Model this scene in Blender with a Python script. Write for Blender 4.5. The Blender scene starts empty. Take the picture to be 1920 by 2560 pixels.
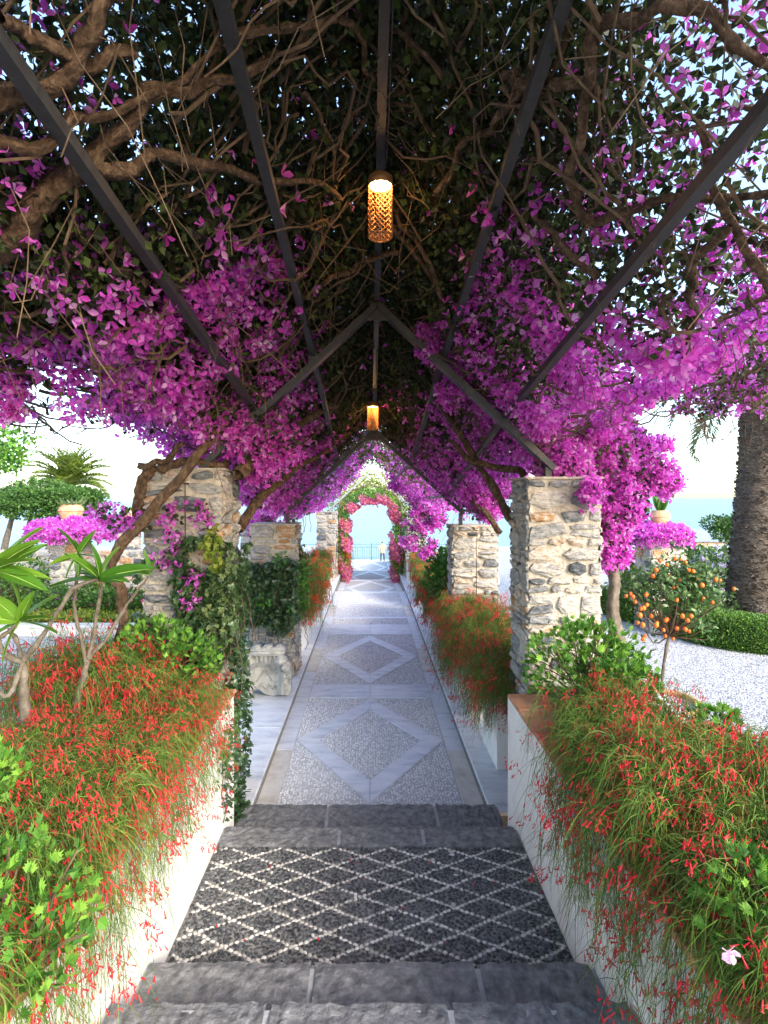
import bpy, math, random
import numpy as np
from mathutils import Vector, Matrix
rng = np.random.default_rng(7); random.seed(7)
scene = bpy.context.scene
col = scene.collection
R = math.radians
# ------------------------------------------------------------------ camera, sky, sun, exposure
CAMZ = 2.55; F = 1380.0; VX, VY = 925.0, 1244.0
cam = bpy.data.cameras.new('camera'); camo = bpy.data.objects.new('camera', cam); col.objects.link(camo)
camo.location = (0, 0, CAMZ); camo.rotation_euler = (R(90), 0, 0)
cam.sensor_fit = 'VERTICAL'; cam.sensor_height = 36; cam.sensor_width = 27
cam.lens = F / 2560 * 36
cam.shift_x = 35 / 2560; cam.shift_y = -36 / 2560
cam.clip_start = 0.02; cam.clip_end = 60000
scene.camera = camo
SUN_EL, SUN_AZ = 27, 138           # azimuth from +Y toward +X: sun behind the viewer's right shoulder
w = bpy.data.worlds.new('World'); scene.world = w; w.use_nodes = True
nt = w.node_tree; bg = nt.nodes['Background']
sky = nt.nodes.new('ShaderNodeTexSky'); sky.sky_type = 'NISHITA'; sky.sun_disc = False
sky.sun_elevation = R(SUN_EL); sky.sun_rotation = R(SUN_AZ)
sky.air_density = 1.0; sky.dust_density = 1.6; sky.ozone_density = 1.0; sky.altitude = 0
nt.links.new(sky.outputs[0], bg.inputs[0]); bg.inputs[1].default_value = 0.15
sl = bpy.data.lights.new('sun', 'SUN'); sl.energy = 1.05; sl.angle = R(20); sl.color = (1, .93, .84)
so = bpy.data.objects.new('sun', sl); col.objects.link(so)
sd = Vector((math.sin(R(SUN_AZ)) * math.cos(R(SUN_EL)), math.cos(R(SUN_AZ)) * math.cos(R(SUN_EL)), math.sin(R(SUN_EL))))
so.rotation_euler = sd.to_track_quat('Z', 'Y').to_euler()
scene.view_settings.view_transform = 'Standard'; scene.view_settings.look = 'None'
scene.view_settings.exposure = 2.28; scene.view_settings.gamma = 1; scene.view_settings.use_curve_mapping = False
scene.render.engine = 'CYCLES'
scene.cycles.max_bounces = 10; scene.cycles.diffuse_bounces = 5; scene.cycles.transmission_bounces = 6
scene.cycles.use_denoising = True

# ------------------------------------------------------------------ helpers
def P(px, py, d):
    return np.array([(px - VX) / F * d, d, CAMZ - (py - VY) / F * d])

class MB:
    def __init__(s): s.V = []; s.L = []; s.T = []; s.M = []; s.n = 0
    def add(s, V, Fc, mat=0):
        V = np.asarray(V, float).reshape(-1, 3); Fc = np.asarray(Fc, int)
        if len(Fc) == 0: return
        s.V.append(V); s.L.append((Fc + s.n).ravel()); s.T.append(np.full(len(Fc), Fc.shape[1])); s.M.append(np.full(len(Fc), mat)); s.n += len(V)
    def mesh(s, name, mats, smooth=False, origin=(0, 0, 0)):
        me = bpy.data.meshes.new(name)
        V = np.concatenate(s.V) - np.array(origin); L = np.concatenate(s.L); T = np.concatenate(s.T); M = np.concatenate(s.M)
        me.vertices.add(len(V)); me.vertices.foreach_set('co', V.ravel())
        me.loops.add(len(L)); me.loops.foreach_set('vertex_index', L.astype(np.int32))
        me.polygons.add(len(T)); me.polygons.foreach_set('loop_start', np.concatenate([[0], np.cumsum(T)[:-1]]).astype(np.int32))
        me.polygons.foreach_set('material_index', M.astype(np.int32))
        me.polygons.foreach_set('use_smooth', np.full(len(T), smooth))
        for m in (mats if isinstance(mats, (list, tuple)) else [mats]): me.materials.append(m)
        me.update(calc_edges=True); return me
    def obj(s, name, mats, parent=None, smooth=False, origin=(0, 0, 0)):
        return link(name, s.mesh(name, mats, smooth, origin), parent)

def link(name, data, parent=None, loc=None, rot=None, scale=None):
    o = bpy.data.objects.new(name, data); col.objects.link(o)
    if loc is not None: o.location = loc
    if rot is not None: o.rotation_euler = rot
    if scale is not None: o.scale = scale
    if parent is not None:
        o.parent = parent; o.matrix_parent_inverse = Matrix.Translation(-Vector(parent.location))
    return o
def tag(o, label=None, cat=None, group=None, kind=None):
    if label: o['label'] = label
    if cat: o['category'] = cat
    if group: o['group'] = group
    if kind: o['kind'] = kind
    return o
def thing(name, label, cat, loc, group=None):
    return tag(link(name, None, None, tuple(map(float, loc))), label, cat, group)
def stuff(o): o['kind'] = 'stuff'; return o

def box(mb, x0, x1, y0, y1, z0, z1, mat=0):
    V = [(x0,y0,z0),(x1,y0,z0),(x1,y1,z0),(x0,y1,z0),(x0,y0,z1),(x1,y0,z1),(x1,y1,z1),(x0,y1,z1)]
    mb.add(V, [(0,3,2,1),(4,5,6,7),(0,1,5,4),(1,2,6,5),(2,3,7,6),(3,0,4,7)], mat)
def bevbox(mb, x0, x1, y0, y1, z0, z1, b=.008, mat=0):
    """box with a chamfered top"""
    V = [(x0,y0,z0),(x1,y0,z0),(x1,y1,z0),(x0,y1,z0),(x0,y0,z1-b),(x1,y0,z1-b),(x1,y1,z1-b),(x0,y1,z1-b),
         (x0+b,y0+b,z1),(x1-b,y0+b,z1),(x1-b,y1-b,z1),(x0+b,y1-b,z1)]
    mb.add(V, [(0,3,2,1),(0,1,5,4),(1,2,6,5),(2,3,7,6),(3,0,4,7),(4,5,9,8),(5,6,10,9),(6,7,11,10),(7,4,8,11),(8,9,10,11)], mat)
def norm(v): return v / (np.linalg.norm(v, axis=-1, keepdims=True) + 1e-9)
def frames(D, roll=None):
    """rotation matrices whose y axis is D"""
    D = norm(np.asarray(D, float)); n = len(D)
    up = np.where(np.abs(D[:, 2:3]) > .95, np.array([[1., 0, 0]]), np.array([[0, 0, 1.]]))
    X = norm(np.cross(D, up)); Z = np.cross(X, D)
    if roll is not None:
        c, s_ = np.cos(roll)[:, None], np.sin(roll)[:, None]
        X, Z = X * c + Z * s_, Z * c - X * s_
    return np.stack([X, D, Z], axis=2)
def scatter(mb, tv, tf, pos, D, scale, roll=None, mat=0):
    tv = np.asarray(tv, float); tf = np.asarray(tf, int)
    n = len(pos)
    if n == 0: return
    if roll is None: roll = rng.uniform(0, 2*np.pi, n)
    M = frames(D, roll); sc = np.asarray(scale, float)
    if sc.ndim == 1: sc = sc[:, None]
    if sc.shape[1] == 1: sc = np.repeat(sc, 3, 1)
    V = np.einsum('nij,nkj->nki', M, tv[None] * sc[:, None, :]) + np.asarray(pos)[:, None, :]
    Fc = tf[None] + (np.arange(n) * len(tv))[:, None, None]
    mb.add(V.reshape(-1, 3), Fc.reshape(-1, tf.shape[1]), mat)
def tubes(mb, PTS, RAD, sides=5, mat=0, cap=True):
    """PTS (n,k,3), RAD (n,k): many tubes at once"""
    PTS = np.asarray(PTS, float); RAD = np.asarray(RAD, float)
    n, k, _ = PTS.shape
    T = norm(np.gradient(PTS, axis=1)); ref = np.where(np.abs(T[:, :1, 2:3]) > .9, np.array([1., 0, 0]), np.array([0, 0, 1.]))
    ref = np.broadcast_to(ref, T.shape)
    A = norm(np.cross(T, ref)); B = np.cross(T, A)
    th = np.arange(sides) / sides * 2 * np.pi
    V = PTS[:, :, None, :] + RAD[:, :, None, None] * (np.cos(th)[None, None, :, None] * A[:, :, None, :] + np.sin(th)[None, None, :, None] * B[:, :, None, :])
    i = np.arange(k - 1)[:, None]; j = np.arange(sides)[None, :]; j2 = (j + 1) % sides
    q = np.stack([i*sides + j, i*sides + j2, (i+1)*sides + j2, (i+1)*sides + j], -1).reshape(-1, 4)
    Fc = q[None] + (np.arange(n) * k * sides)[:, None, None]
    mb.add(V.reshape(-1, 3), Fc.reshape(-1, 4), mat)
def barktube(mb, pts, rad, sides=14, sub=10, wob=.006, ridge=.16):
    tmp = MB(); pts = np.asarray(pts, float); tube(tmp, pts, rad, sides, sub=sub, wob=0)
    V = tmp.V[0].reshape(-1, sides, 3); k = len(V); c = V.mean(1, keepdims=True); n_ = V - c
    low = np.repeat(rng.normal(0, 1, (k//5 + 2, 3)), 5, 0)[:k]; low = np.stack([np.convolve(low[:, i], np.ones(7)/7, 'same') for i in range(3)], 1)
    th = np.arange(sides)/sides*2*np.pi; ph = np.cumsum(rng.normal(0, .18, k)); ph2 = np.cumsum(rng.normal(0, .15, k))
    fac = 1 + ridge*np.sin(3*th[None] + ph[:, None]) + ridge*.7*np.sin(5*th[None] + ph2[:, None]) + rng.normal(0, ridge*.55, (k, sides)) + ridge*.5*np.repeat(rng.normal(0, 1, (k//4 + 1)), 4)[:k][:, None]
    V = c + low[:, None]*wob*1.6 + n_*fac[..., None]
    mb.add(V.reshape(-1, 3), tmp.L[0].reshape(-1, 4))
def tube(mb, pts, rad, sides=8, mat=0, sub=0, wob=0.0):
    pts = np.asarray(pts, float); rad = np.broadcast_to(np.asarray(rad, float), (len(pts),)).copy()
    if sub:
        t = np.linspace(0, len(pts) - 1, (len(pts) - 1) * sub + 1)
        # Catmull-Rom
        Pp = np.vstack([2*pts[0]-pts[1], pts, 2*pts[-1]-pts[-2]])
        i = np.minimum(t.astype(int), len(pts) - 2); u = (t - i)[:, None]
        p0, p1, p2, p3 = Pp[i], Pp[i+1], Pp[i+2], Pp[i+3]
        np_ = .5 * ((2*p1) + (-p0+p2)*u + (2*p0-5*p1+4*p2-p3)*u**2 + (-p0+3*p1-3*p2+p3)*u**3)
        rad = np.interp(t, np.arange(len(rad)), rad); pts = np_; rad[-1] *= .35
    if wob:
        pts = pts + rng.normal(0, wob, pts.shape); rad = rad * (1 + rng.normal(0, .13, len(rad)))
    tubes(mb, pts[None], rad[None], sides, mat)
def ribbons(mb, PTS, W, mat=0):
    """PTS (n,k,3) flat ribbons, random roll"""
    n, k, _ = PTS.shape
    T = norm(np.gradient(PTS, axis=1)); r = norm(rng.normal(size=(n, 1, 3)))
    S = norm(np.cross(T, np.broadcast_to(r, T.shape))) * (np.asarray(W).reshape(-1, 1, 1))
    tp = np.linspace(1, .35, k)[None, :, None]
    V = np.stack([PTS - S * tp, PTS + S * tp], 2)
    i = np.arange(k - 1)
    q = np.stack([2*i, 2*i+1, 2*i+3, 2*i+2], -1)
    Fc = q[None] + (np.arange(n) * k * 2)[:, None, None]
    mb.add(V.reshape(-1, 3), Fc.reshape(-1, 4), mat)
def lathe(mb, prof, c=(0, 0, 0), seg=28, mat=0, fr=None):
    prof = np.asarray(prof, float); k = len(prof); th = np.arange(seg) / seg * 2*np.pi
    V = np.stack([prof[:, None, 0]*np.cos(th), prof[:, None, 0]*np.sin(th), np.broadcast_to(prof[:, 1:2], (k, seg))], -1)
    if fr is not None: V = V * fr(th)[None, :, None] if False else V
    V = V.reshape(-1, 3) + np.array(c)
    i = np.arange(k-1)[:, None]; j = np.arange(seg)[None]; j2 = (j+1) % seg
    mb.add(V, np.stack([i*seg+j, i*seg+j2, (i+1)*seg+j2, (i+1)*seg+j], -1).reshape(-1, 4), mat)
def blob_verts(n, c, r):
    """points in an ellipsoid, gaussian-ish"""
    v = norm(rng.normal(size=(n, 3))) * (rng.uniform(0, 1, (n, 1)) ** .45)
    return np.array(c) + v * np.array(r)

# ------------------------------------------------------------------ materials
def mat(name, colors, src='noise', scale=8, rough=.7, bump=0, bscale=40, transl=0, stretch=None, spec=.3, dist=.01, bsrc='noise', detail=6, metal=0, wpos=None, sub=None):
    m = bpy.data.materials.new(name); m.use_nodes = True; nt = m.node_tree; N = nt.nodes; Lk = nt.links
    b = N['Principled BSDF']; out = N['Material Output']
    b.inputs['Roughness'].default_value = rough; b.inputs['Specular IOR Level'].default_value = spec; b.inputs['Metallic'].default_value = metal
    geo = N.new('ShaderNodeNewGeometry'); mp = N.new('ShaderNodeMapping'); Lk.new(geo.outputs['Position'], mp.inputs[0])
    if stretch: mp.inputs['Scale'].default_value = stretch
    ramp = N.new('ShaderNodeValToRGB'); e = ramp.color_ramp.elements
    while len(e) > 1: e.remove(e[-1])
    if not isinstance(colors[0], (list, tuple)): colors = [colors, colors]
    for i, c in enumerate(colors):
        c = tuple(c); pos = c[3] if len(c) == 4 else (i / (len(colors) - 1))
        el = e[0] if i == 0 else e.new(pos)
        el.position = pos; el.color = (*c[:3], 1)
    noi = N.new('ShaderNodeTexNoise'); noi.inputs['Scale'].default_value = scale; noi.inputs['Detail'].default_value = detail; noi.inputs['Roughness'].default_value = .65
    Lk.new(mp.outputs[0], noi.inputs['Vector'])
    fac = None
    if src == 'noise':
        mr = N.new('ShaderNodeMapRange'); mr.inputs[1].default_value = .3; mr.inputs[2].default_value = .7
        Lk.new(noi.outputs[0], mr.inputs[0]); fac = mr.outputs[0]
    elif src == 'voronoi':
        v = N.new('ShaderNodeTexVoronoi'); v.inputs['Scale'].default_value = scale; Lk.new(mp.outputs[0], v.inputs['Vector'])
        sep = N.new('ShaderNodeSeparateColor'); Lk.new(v.outputs['Color'], sep.inputs[0]); fac = sep.outputs[0]
    else:
        if src == 'island': r = geo.outputs['Random Per Island']
        else:
            oi = N.new('ShaderNodeObjectInfo'); r = oi.outputs['Random']
        ma = N.new('ShaderNodeMath'); ma.operation = 'MULTIPLY_ADD'; Lk.new(noi.outputs[0], ma.inputs[0]); ma.inputs[1].default_value = .8 if src=='object' else .3
        ma2 = N.new('ShaderNodeMath'); ma2.operation = 'SUBTRACT'; Lk.new(r, ma2.inputs[0]); ma2.inputs[1].default_value = .4 if src=='object' else .15
        Lk.new(ma2.outputs[0], ma.inputs[2]); fac = ma.outputs[0]
    Lk.new(fac, ramp.inputs[0]); Lk.new(ramp.outputs[0], b.inputs['Base Color'])
    if bump:
        bt = N.new('ShaderNodeTexNoise' if bsrc == 'noise' else 'ShaderNodeTexVoronoi'); bt.inputs['Scale'].default_value = bscale
        if bsrc == 'noise': bt.inputs['Detail'].default_value = 8
        Lk.new(mp.outputs[0], bt.inputs['Vector'])
        bn = N.new('ShaderNodeBump'); bn.inputs['Strength'].default_value = bump; bn.inputs['Distance'].default_value = dist
        if bsrc != 'noise': bn.invert = True
        Lk.new(bt.outputs[0], bn.inputs['Height']); Lk.new(bn.outputs[0], b.inputs['Normal'])
    if transl:
        t = N.new('ShaderNodeBsdfTranslucent'); mx = N.new('ShaderNodeMixShader'); mx.inputs[0].default_value = transl
        Lk.new(ramp.outputs[0], t.inputs[0]); Lk.new(b.outputs[0], mx.inputs[1]); Lk.new(t.outputs[0], mx.inputs[2]); Lk.new(mx.outputs[0], out.inputs[0])
    return m
M = {}
M['lava'] = mat('lava_stone', [(.075,.078,.083), (.17,.173,.177), (.28,.28,.275)], scale=18, rough=.75, bump=.9, bscale=26, dist=.02, spec=.3)
M['joint'] = mat('pale_mortar', [(.17,.165,.15), (.28,.27,.25)], scale=20, rough=.9, bump=.5)
M['joint2'] = mat('grey_joint_mortar', [(.3,.3,.3), (.42,.42,.42)], scale=20, rough=.9, bump=.5)
M['peb_black'] = mat('black_pebble', [(.02,.023,.027), (.045,.05,.056), (.1,.107,.115)], src='island', rough=.4, spec=.5)
M['peb_black_o'] = mat('black_pebble_single', [(.02,.023,.027), (.045,.05,.056), (.1,.107,.115)], src='object', rough=.4, spec=.5)
M['peb_white'] = mat('white_pebble', [(.4,.38,.33), (.56,.54,.49), (.68,.66,.62)], src='island', rough=.5)
M['peb_white_o'] = mat('white_pebble_single', [(.4,.38,.33), (.56,.54,.49), (.68,.66,.62)], src='object', rough=.5)
M['marble'] = mat('grey_white_marble', [(.42,.45,.51,0), (.62,.65,.7,.45), (.74,.76,.79,1)], scale=3.5, rough=.5, bump=.12, bscale=60, stretch=(1,2.6,1), detail=10)
M['marble_warm'] = mat('warm_marble', [(.42,.39,.35), (.58,.55,.5), (.68,.66,.62)], scale=5, rough=.55, bump=.2, bscale=40)
M['peb_grey'] = mat('grey_path_pebble', [(.42,.43,.45), (.64,.65,.67), (.8,.81,.82)], src='island', rough=.6)
M['pathbed'] = mat('path_mortar', [(.42,.42,.42), (.58,.58,.58)], scale=60, rough=.9, bump=.6, bscale=90, bsrc='voronoi')
M['gravel'] = mat('courtyard_gravel', [(.2,.205,.21), (.42,.42,.43), (.64,.64,.64)], src='voronoi', scale=42, rough=.9, bump=1, bscale=42, bsrc='voronoi', dist=.02)
M['gravel_s'] = mat('gravel_stone', [(.22,.225,.23), (.46,.46,.47), (.7,.7,.7)], src='island', rough=.85)
M['white'] = mat('white_render', [(.66,.63,.57), (.78,.76,.71), (.82,.81,.78)], scale=4, rough=.85, bump=.25, bscale=30)
M['terra'] = mat('terracotta', [(.36,.15,.075), (.48,.23,.12), (.56,.32,.19)], scale=6, rough=.8, bump=.25, bscale=50)
M['terra_pale'] = mat('pale_terracotta', [(.42,.2,.1), (.55,.31,.17), (.6,.4,.26)], scale=7, rough=.8, bump=.25, bscale=50)
M['mortar'] = mat('cream_mortar', [(.3,.26,.2), (.44,.39,.32), (.54,.5,.43)], scale=12, rough=.95, bump=1, bscale=26, dist=.03)
M['stone'] = mat('rubble_stone', [(.07,.08,.09,0), (.17,.18,.185,.12), (.34,.335,.31,.3), (.46,.42,.36,.48), (.22,.225,.225,.64), (.5,.46,.4,.82), (.36,.2,.085,.98)],
                 src='object', scale=16, rough=.85, bump=1, bscale=20, dist=.035, stretch=(1,1,2.2))
M['stone_s'] = mat('rubble_stone_joined', [(.07,.08,.09,0), (.17,.18,.185,.12), (.34,.335,.31,.3), (.46,.42,.36,.48), (.22,.225,.225,.64), (.5,.46,.4,.82), (.36,.2,.085,.98)],
                 src='island', scale=16, rough=.85, bump=1, bscale=20, dist=.035, stretch=(1,1,2.2))
M['steel'] = mat('dark_painted_steel', [(.02,.021,.023), (.038,.04,.042)], scale=30, rough=.5, bump=.15, bscale=120, spec=.5)
M['steel_grey'] = mat('grey_painted_steel', [(.2,.21,.215), (.27,.28,.28)], scale=20, rough=.55, spec=.5)
M['bark'] = mat('brown_bark', [(.03,.018,.01), (.085,.052,.03), (.19,.13,.08)], scale=30, rough=.9, bump=1, bscale=30, dist=.03, stretch=(1,1,.6))
M['bark_grey'] = mat('grey_bark', [(.06,.05,.035), (.12,.1,.075), (.2,.175,.14)], scale=14, rough=.85, bump=.7, bscale=35, dist=.015)
M['twig'] = mat('brown_twig', [(.06,.04,.024), (.15,.1,.06)], scale=20, rough=.9)
M['leaf_dark'] = mat('bougainvillea_leaf', [(.03,.02,.01), (.018,.028,.01), (.035,.055,.016), (.09,.13,.03)], src='island', rough=.5, transl=.3)
M['bract'] = mat('magenta_bract', [(.5,.05,.42,0), (.72,.11,.64,.3), (.82,.19,.76,.7), (.86,.36,.82,.88), (.88,.6,.86,1)], src='island', scale=6, rough=.6, transl=.62, spec=.1)
M['bract_pink'] = mat('pink_bract', [(.5,.06,.2), (.68,.14,.34), (.75,.3,.5), (.7,.22,.14)], src='island', rough=.6, transl=.45, spec=.1)
M['ivy'] = mat('ivy_leaf', [(.015,.04,.015), (.035,.08,.03), (.07,.13,.04)], src='island', rough=.35, transl=.15, spec=.5)
M['ivy_o'] = mat('ivy_leaf_single', [(.02,.045,.02), (.045,.09,.035), (.11,.16,.05)], src='object', rough=.35, transl=.15, spec=.5)
M['ivy_yellow'] = mat('yellowish_ivy_leaf', [(.08,.13,.015), (.16,.22,.025), (.26,.3,.05)], src='island', rough=.45, transl=.25)
M['ivy_pale'] = mat('pale_ivy_leaf', [(.04,.075,.025), (.09,.14,.045), (.19,.24,.1)], src='island', rough=.5, transl=.2)
M['lush'] = mat('fresh_green_leaf', [(.03,.1,.02), (.07,.2,.03), (.15,.3,.05)], src='island', rough=.4, transl=.35)
M['gera'] = mat('geranium_leaf', [(.04,.13,.02), (.11,.28,.035), (.24,.44,.06)], src='island', rough=.55, transl=.35)
M['fire_stem'] = mat('firecracker_stem', [(.03,.08,.012), (.06,.14,.018), (.13,.12,.03), (.1,.21,.025), (.2,.31,.04)], src='island', rough=.6, transl=.2)
M['fire_brown'] = mat('dry_stem', [(.13,.08,.03), (.24,.17,.06)], src='island', rough=.7)
M['fire_red'] = mat('red_tube_flower', [(.5,.012,.025), (.62,.03,.045), (.7,.09,.08)], src='island', rough=.5, transl=.35)
M['fire_orange'] = mat('orange_tube_flower', [(.65,.06,.02), (.8,.15,.04)], src='island', rough=.5, transl=.3)
M['frangi'] = mat('frangipani_leaf', [(.04,.13,.012), (.08,.2,.018), (.16,.3,.03)], src='object', scale=3, rough=.35, transl=.3)
M['tree'] = mat('garden_tree_leaf', [(.025,.07,.015), (.055,.14,.025), (.11,.21,.04)], src='island', rough=.5, transl=.3)
M['hedge'] = mat('hedge_leaf', [(.04,.1,.018), (.09,.2,.03), (.2,.34,.05)], src='island', rough=.5, transl=.25)
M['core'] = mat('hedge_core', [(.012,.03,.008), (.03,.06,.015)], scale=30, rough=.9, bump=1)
M['violet'] = mat('pale_violet_petal', [(.4,.36,.65), (.6,.56,.8), (.75,.72,.88)], src='island', rough=.6, transl=.4)
M['palm'] = mat('palm_frond', [(.05,.1,.012), (.13,.2,.025), (.24,.3,.05)], src='island', rough=.45, transl=.3)
M['palm_grey'] = mat('grey_palm_frond', [(.07,.11,.05), (.15,.2,.08), (.25,.27,.12)], src='island', rough=.5, transl=.3)
M['palmtrunk'] = mat('palm_trunk', [(.04,.03,.022), (.1,.08,.06), (.2,.165,.13)], scale=18, rough=.95, bump=1, bscale=18, dist=.05, stretch=(1,1,2.5))
M['kum_leaf'] = mat('kumquat_leaf', [(.03,.08,.02), (.07,.15,.04), (.14,.22,.08)], src='island', rough=.35, transl=.25)
M['orange'] = mat('orange_peel', [(.6,.1,.008), (.7,.18,.012)], src='object', scale=8, rough=.4, bump=.2, bscale=300, spec=.5)
M['soil'] = mat('dark_soil', [(.03,.022,.015), (.08,.06,.04)], scale=30, rough=1, bump=1)
M['carved'] = mat('carved_pale_stone', [(.27,.26,.23), (.42,.41,.37), (.52,.51,.46)], scale=9, rough=.85, bump=.6, bscale=45, dist=.01)
M['brass'] = mat('woven_brass', [(.26,.12,.04), (.34,.17,.06)], scale=20, rough=.4, metal=.4)
M['iron'] = mat('rusty_iron', [(.05,.03,.025), (.1,.06,.045)], scale=30, rough=.8)
M['rail'] = mat('blue_painted_iron', [(.05,.12,.17), (.08,.17,.23)], scale=20, rough=.5)
M['rock'] = mat('coast_rock', [(.1,.1,.07), (.2,.19,.14)], scale=.6, rough=.95, bump=.6, bscale=2, dist=.3)
M['plaster'] = mat('pink_house_plaster', [(.55,.33,.24), (.65,.42,.31)], scale=2, rough=.9)
M['roof'] = mat('blue_grey_roof', [(.2,.27,.34), (.28,.35,.42)], scale=3, rough=.7)
M['glass'] = mat('dark_window', [(.02,.03,.04), (.04,.05,.06)], scale=2, rough=.1, spec=.6)
M['skin'] = mat('skin', [(.45,.28,.2), (.5,.32,.23)], rough=.6)
M['jacket'] = mat('beige_jacket', [(.38,.27,.16), (.46,.34,.22)], scale=8, rough=.9)
M['trousers'] = mat('dark_trousers', [(.03,.03,.04), (.06,.05,.06)], scale=8, rough=.9)
M['hair'] = mat('dark_hair', [(.02,.015,.012), (.04,.03,.02)], rough=.7)
m = bpy.data.materials.new('lamp_glow'); m.use_nodes = True; b = m.node_tree.nodes['Principled BSDF']
b.inputs['Base Color'].default_value = (1, .7, .3, 1); b.inputs['Emission Color'].default_value = (1, .55, .16, 1); b.inputs['Emission Strength'].default_value = 9
M['glow'] = m
m = bpy.data.materials.new('sea_water'); m.use_nodes = True; nt_ = m.node_tree; b = nt_.nodes['Principled BSDF']
b.inputs['Base Color'].default_value = (.09, .18, .22, 1); b.inputs['Roughness'].default_value = .3
g = nt_.nodes.new('ShaderNodeNewGeometry'); mp = nt_.nodes.new('ShaderNodeMapping'); mp.inputs['Scale'].default_value = (.12, .25, 1)
no = nt_.nodes.new('ShaderNodeTexNoise'); no.inputs['Scale'].default_value = 1.4; no.inputs['Detail'].default_value = 6
bn = nt_.nodes.new('ShaderNodeBump'); bn.inputs['Strength'].default_value = 1; bn.inputs['Distance'].default_value = 2.0
nt_.links.new(g.outputs['Position'], mp.inputs[0]); nt_.links.new(mp.outputs[0], no.inputs[0]); nt_.links.new(no.outputs[0], bn.inputs['Height']); nt_.links.new(bn.outputs[0], b.inputs['Normal'])
M['sea'] = m

# ------------------------------------------------------------------ setting: sea, ground
mb = MB(); mb.add([(-30000,20,-25),(30000,20,-25),(30000,40000,-25),(-30000,40000,-25)], [(0,1,2,3)])
tag(mb.obj('sea', M['sea']), kind='structure')
def ground_strip(name, x0, x1, m_, zz=.15):
    mb = MB(); prof = [(-12, zz), (27.2, zz), (27.4, -2.05), (41, -2.05), (43, -7), (60, -28)]
    V = []; 
    for y, z in prof: V += [(x0, y, z), (x1, y, z)]
    Fc = [(2*i, 2*i+1, 2*i+3, 2*i+2) for i in range(len(prof)-1)]
    mb.add(V, Fc, 0); o = mb.obj(name, m_); return tag(o, kind='structure')
ground_strip('gravel_ground', -60, -1.96, M['gravel']); ground_strip('gravel_ground', 1.96, 60, M['gravel'])
ground_strip('path_foundation', -1.96, 1.96, M['pathbed'], -.8)
mb = MB(); box(mb, -9, 9, 27.42, 40.6, -2.04, -2.0); tag(mb.obj('terrace_paving', M['marble_warm']), kind='structure')
# scattered gravel stones on the parts of the courts one sees
o8 = norm(np.array([(1,0,0),(-1,0,0),(0,1,0),(0,-1,0),(0,0,1),(0,0,-1.)])); o8f = [(0,2,4),(2,1,4),(1,3,4),(3,0,4)]
mb = MB(); n = 15000
pos = np.stack([rng.uniform(2.0, 6.5, n), rng.uniform(4.2, 11, n), np.full(n, .152)], 1); s = rng.uniform(.006, .015, (n, 3)); s[:, 2] *= .7
scatter(mb, o8, o8f, pos, np.tile([[0, 1., 0]], (n, 1)) + rng.normal(0, .4, (n, 3)) * [1, 1, .1], s, roll=rng.normal(0, .3, n))
pos = np.stack([rng.uniform(-7.5, -2.0, n), rng.uniform(4.2, 9.4, n), np.full(n, .152)], 1)
scatter(mb, o8, o8f, pos, np.tile([[0, 1., 0]], (n, 1)) + rng.normal(0, .4, (n, 3)) * [1, 1, .1], s, roll=rng.normal(0, .3, n))
tag(mb.obj('loose_gravel', M['gravel_s']), 'pale grey loose gravel covering the courts beside the pergola', 'gravel', kind='stuff')

# ------------------------------------------------------------------ lava steps
def slab_mesh(name, x0, x1, y0, y1, z0, z1, m_, nx=14, ny=6, amp=.003, edge=.008, seed=0):
    r = np.random.default_rng(seed); mb = MB()
    X, Y = np.meshgrid(np.linspace(x0, x1, nx), np.linspace(y0, y1, ny), indexing='ij')
    Z = np.full(X.shape, z1) + r.normal(0, amp, X.shape)
    Y[:, -1] += np.abs(r.normal(0, edge, nx)) * -1; Z[:, -1] -= .008; Y[:, 0] += r.normal(0, edge * .3, nx)
    top = np.stack([X, Y, Z], -1).reshape(-1, 3)
    i = np.arange(nx-1)[:, None]; j = np.arange(ny-1)[None]
    q = np.stack([i*ny+j, (i+1)*ny+j, (i+1)*ny+j+1, i*ny+j+1], -1).reshape(-1, 4)
    ring = [k*ny for k in range(nx)] + [(nx-1)*ny + k for k in range(1, ny)] + [k*ny + ny-1 for k in range(nx-2, -1, -1)] + [k for k in range(ny-2, 0, -1)]
    low = top[ring].copy(); low[:, 2] = z0
    V = np.vstack([top, low]); nr = len(ring); base = len(top)
    side = [(ring[k], base + k, base + (k+1) % nr, ring[(k+1) % nr]) for k in range(nr)]
    mb.add(V, q); mb2 = MB(); mb.L.append(np.array(side).ravel()); mb.T.append(np.full(nr, 4)); mb.M.append(np.zeros(nr, int))
    return mb.mesh(name, m_, smooth=False)
def lava_step(y0, y1, z, cuts, seed, zb):
    mb = MB(); box(mb, -.984, .984, y0 + .03, y1 - .035, zb, z - .009)
    root = tag(mb.obj('stone_step', M['joint2']), kind='structure')
    xs = [-.98] + cuts + [.98]
    for k in range(len(xs) - 1):
        link('slab', slab_mesh('slab', xs[k] + .012, xs[k+1] - .012, y0, y1, zb + .005, z, M['lava'], seed=seed + k, nx=22, ny=9), root)
lava_step(-1.5, .99, .65, [-.3, .4], 5, .3)
lava_step(1.0, 2.09, .65, [-.38, .3], 1, .3)
lava_step(2.1, 2.46, .49, [-.25, .47], 11, .1)
lava_step(3.53, 3.74, .33, [-.2, .35], 21, .1)
lava_step(3.75, 4.31, .165, [-.32, .5], 31, -.1)
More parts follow.
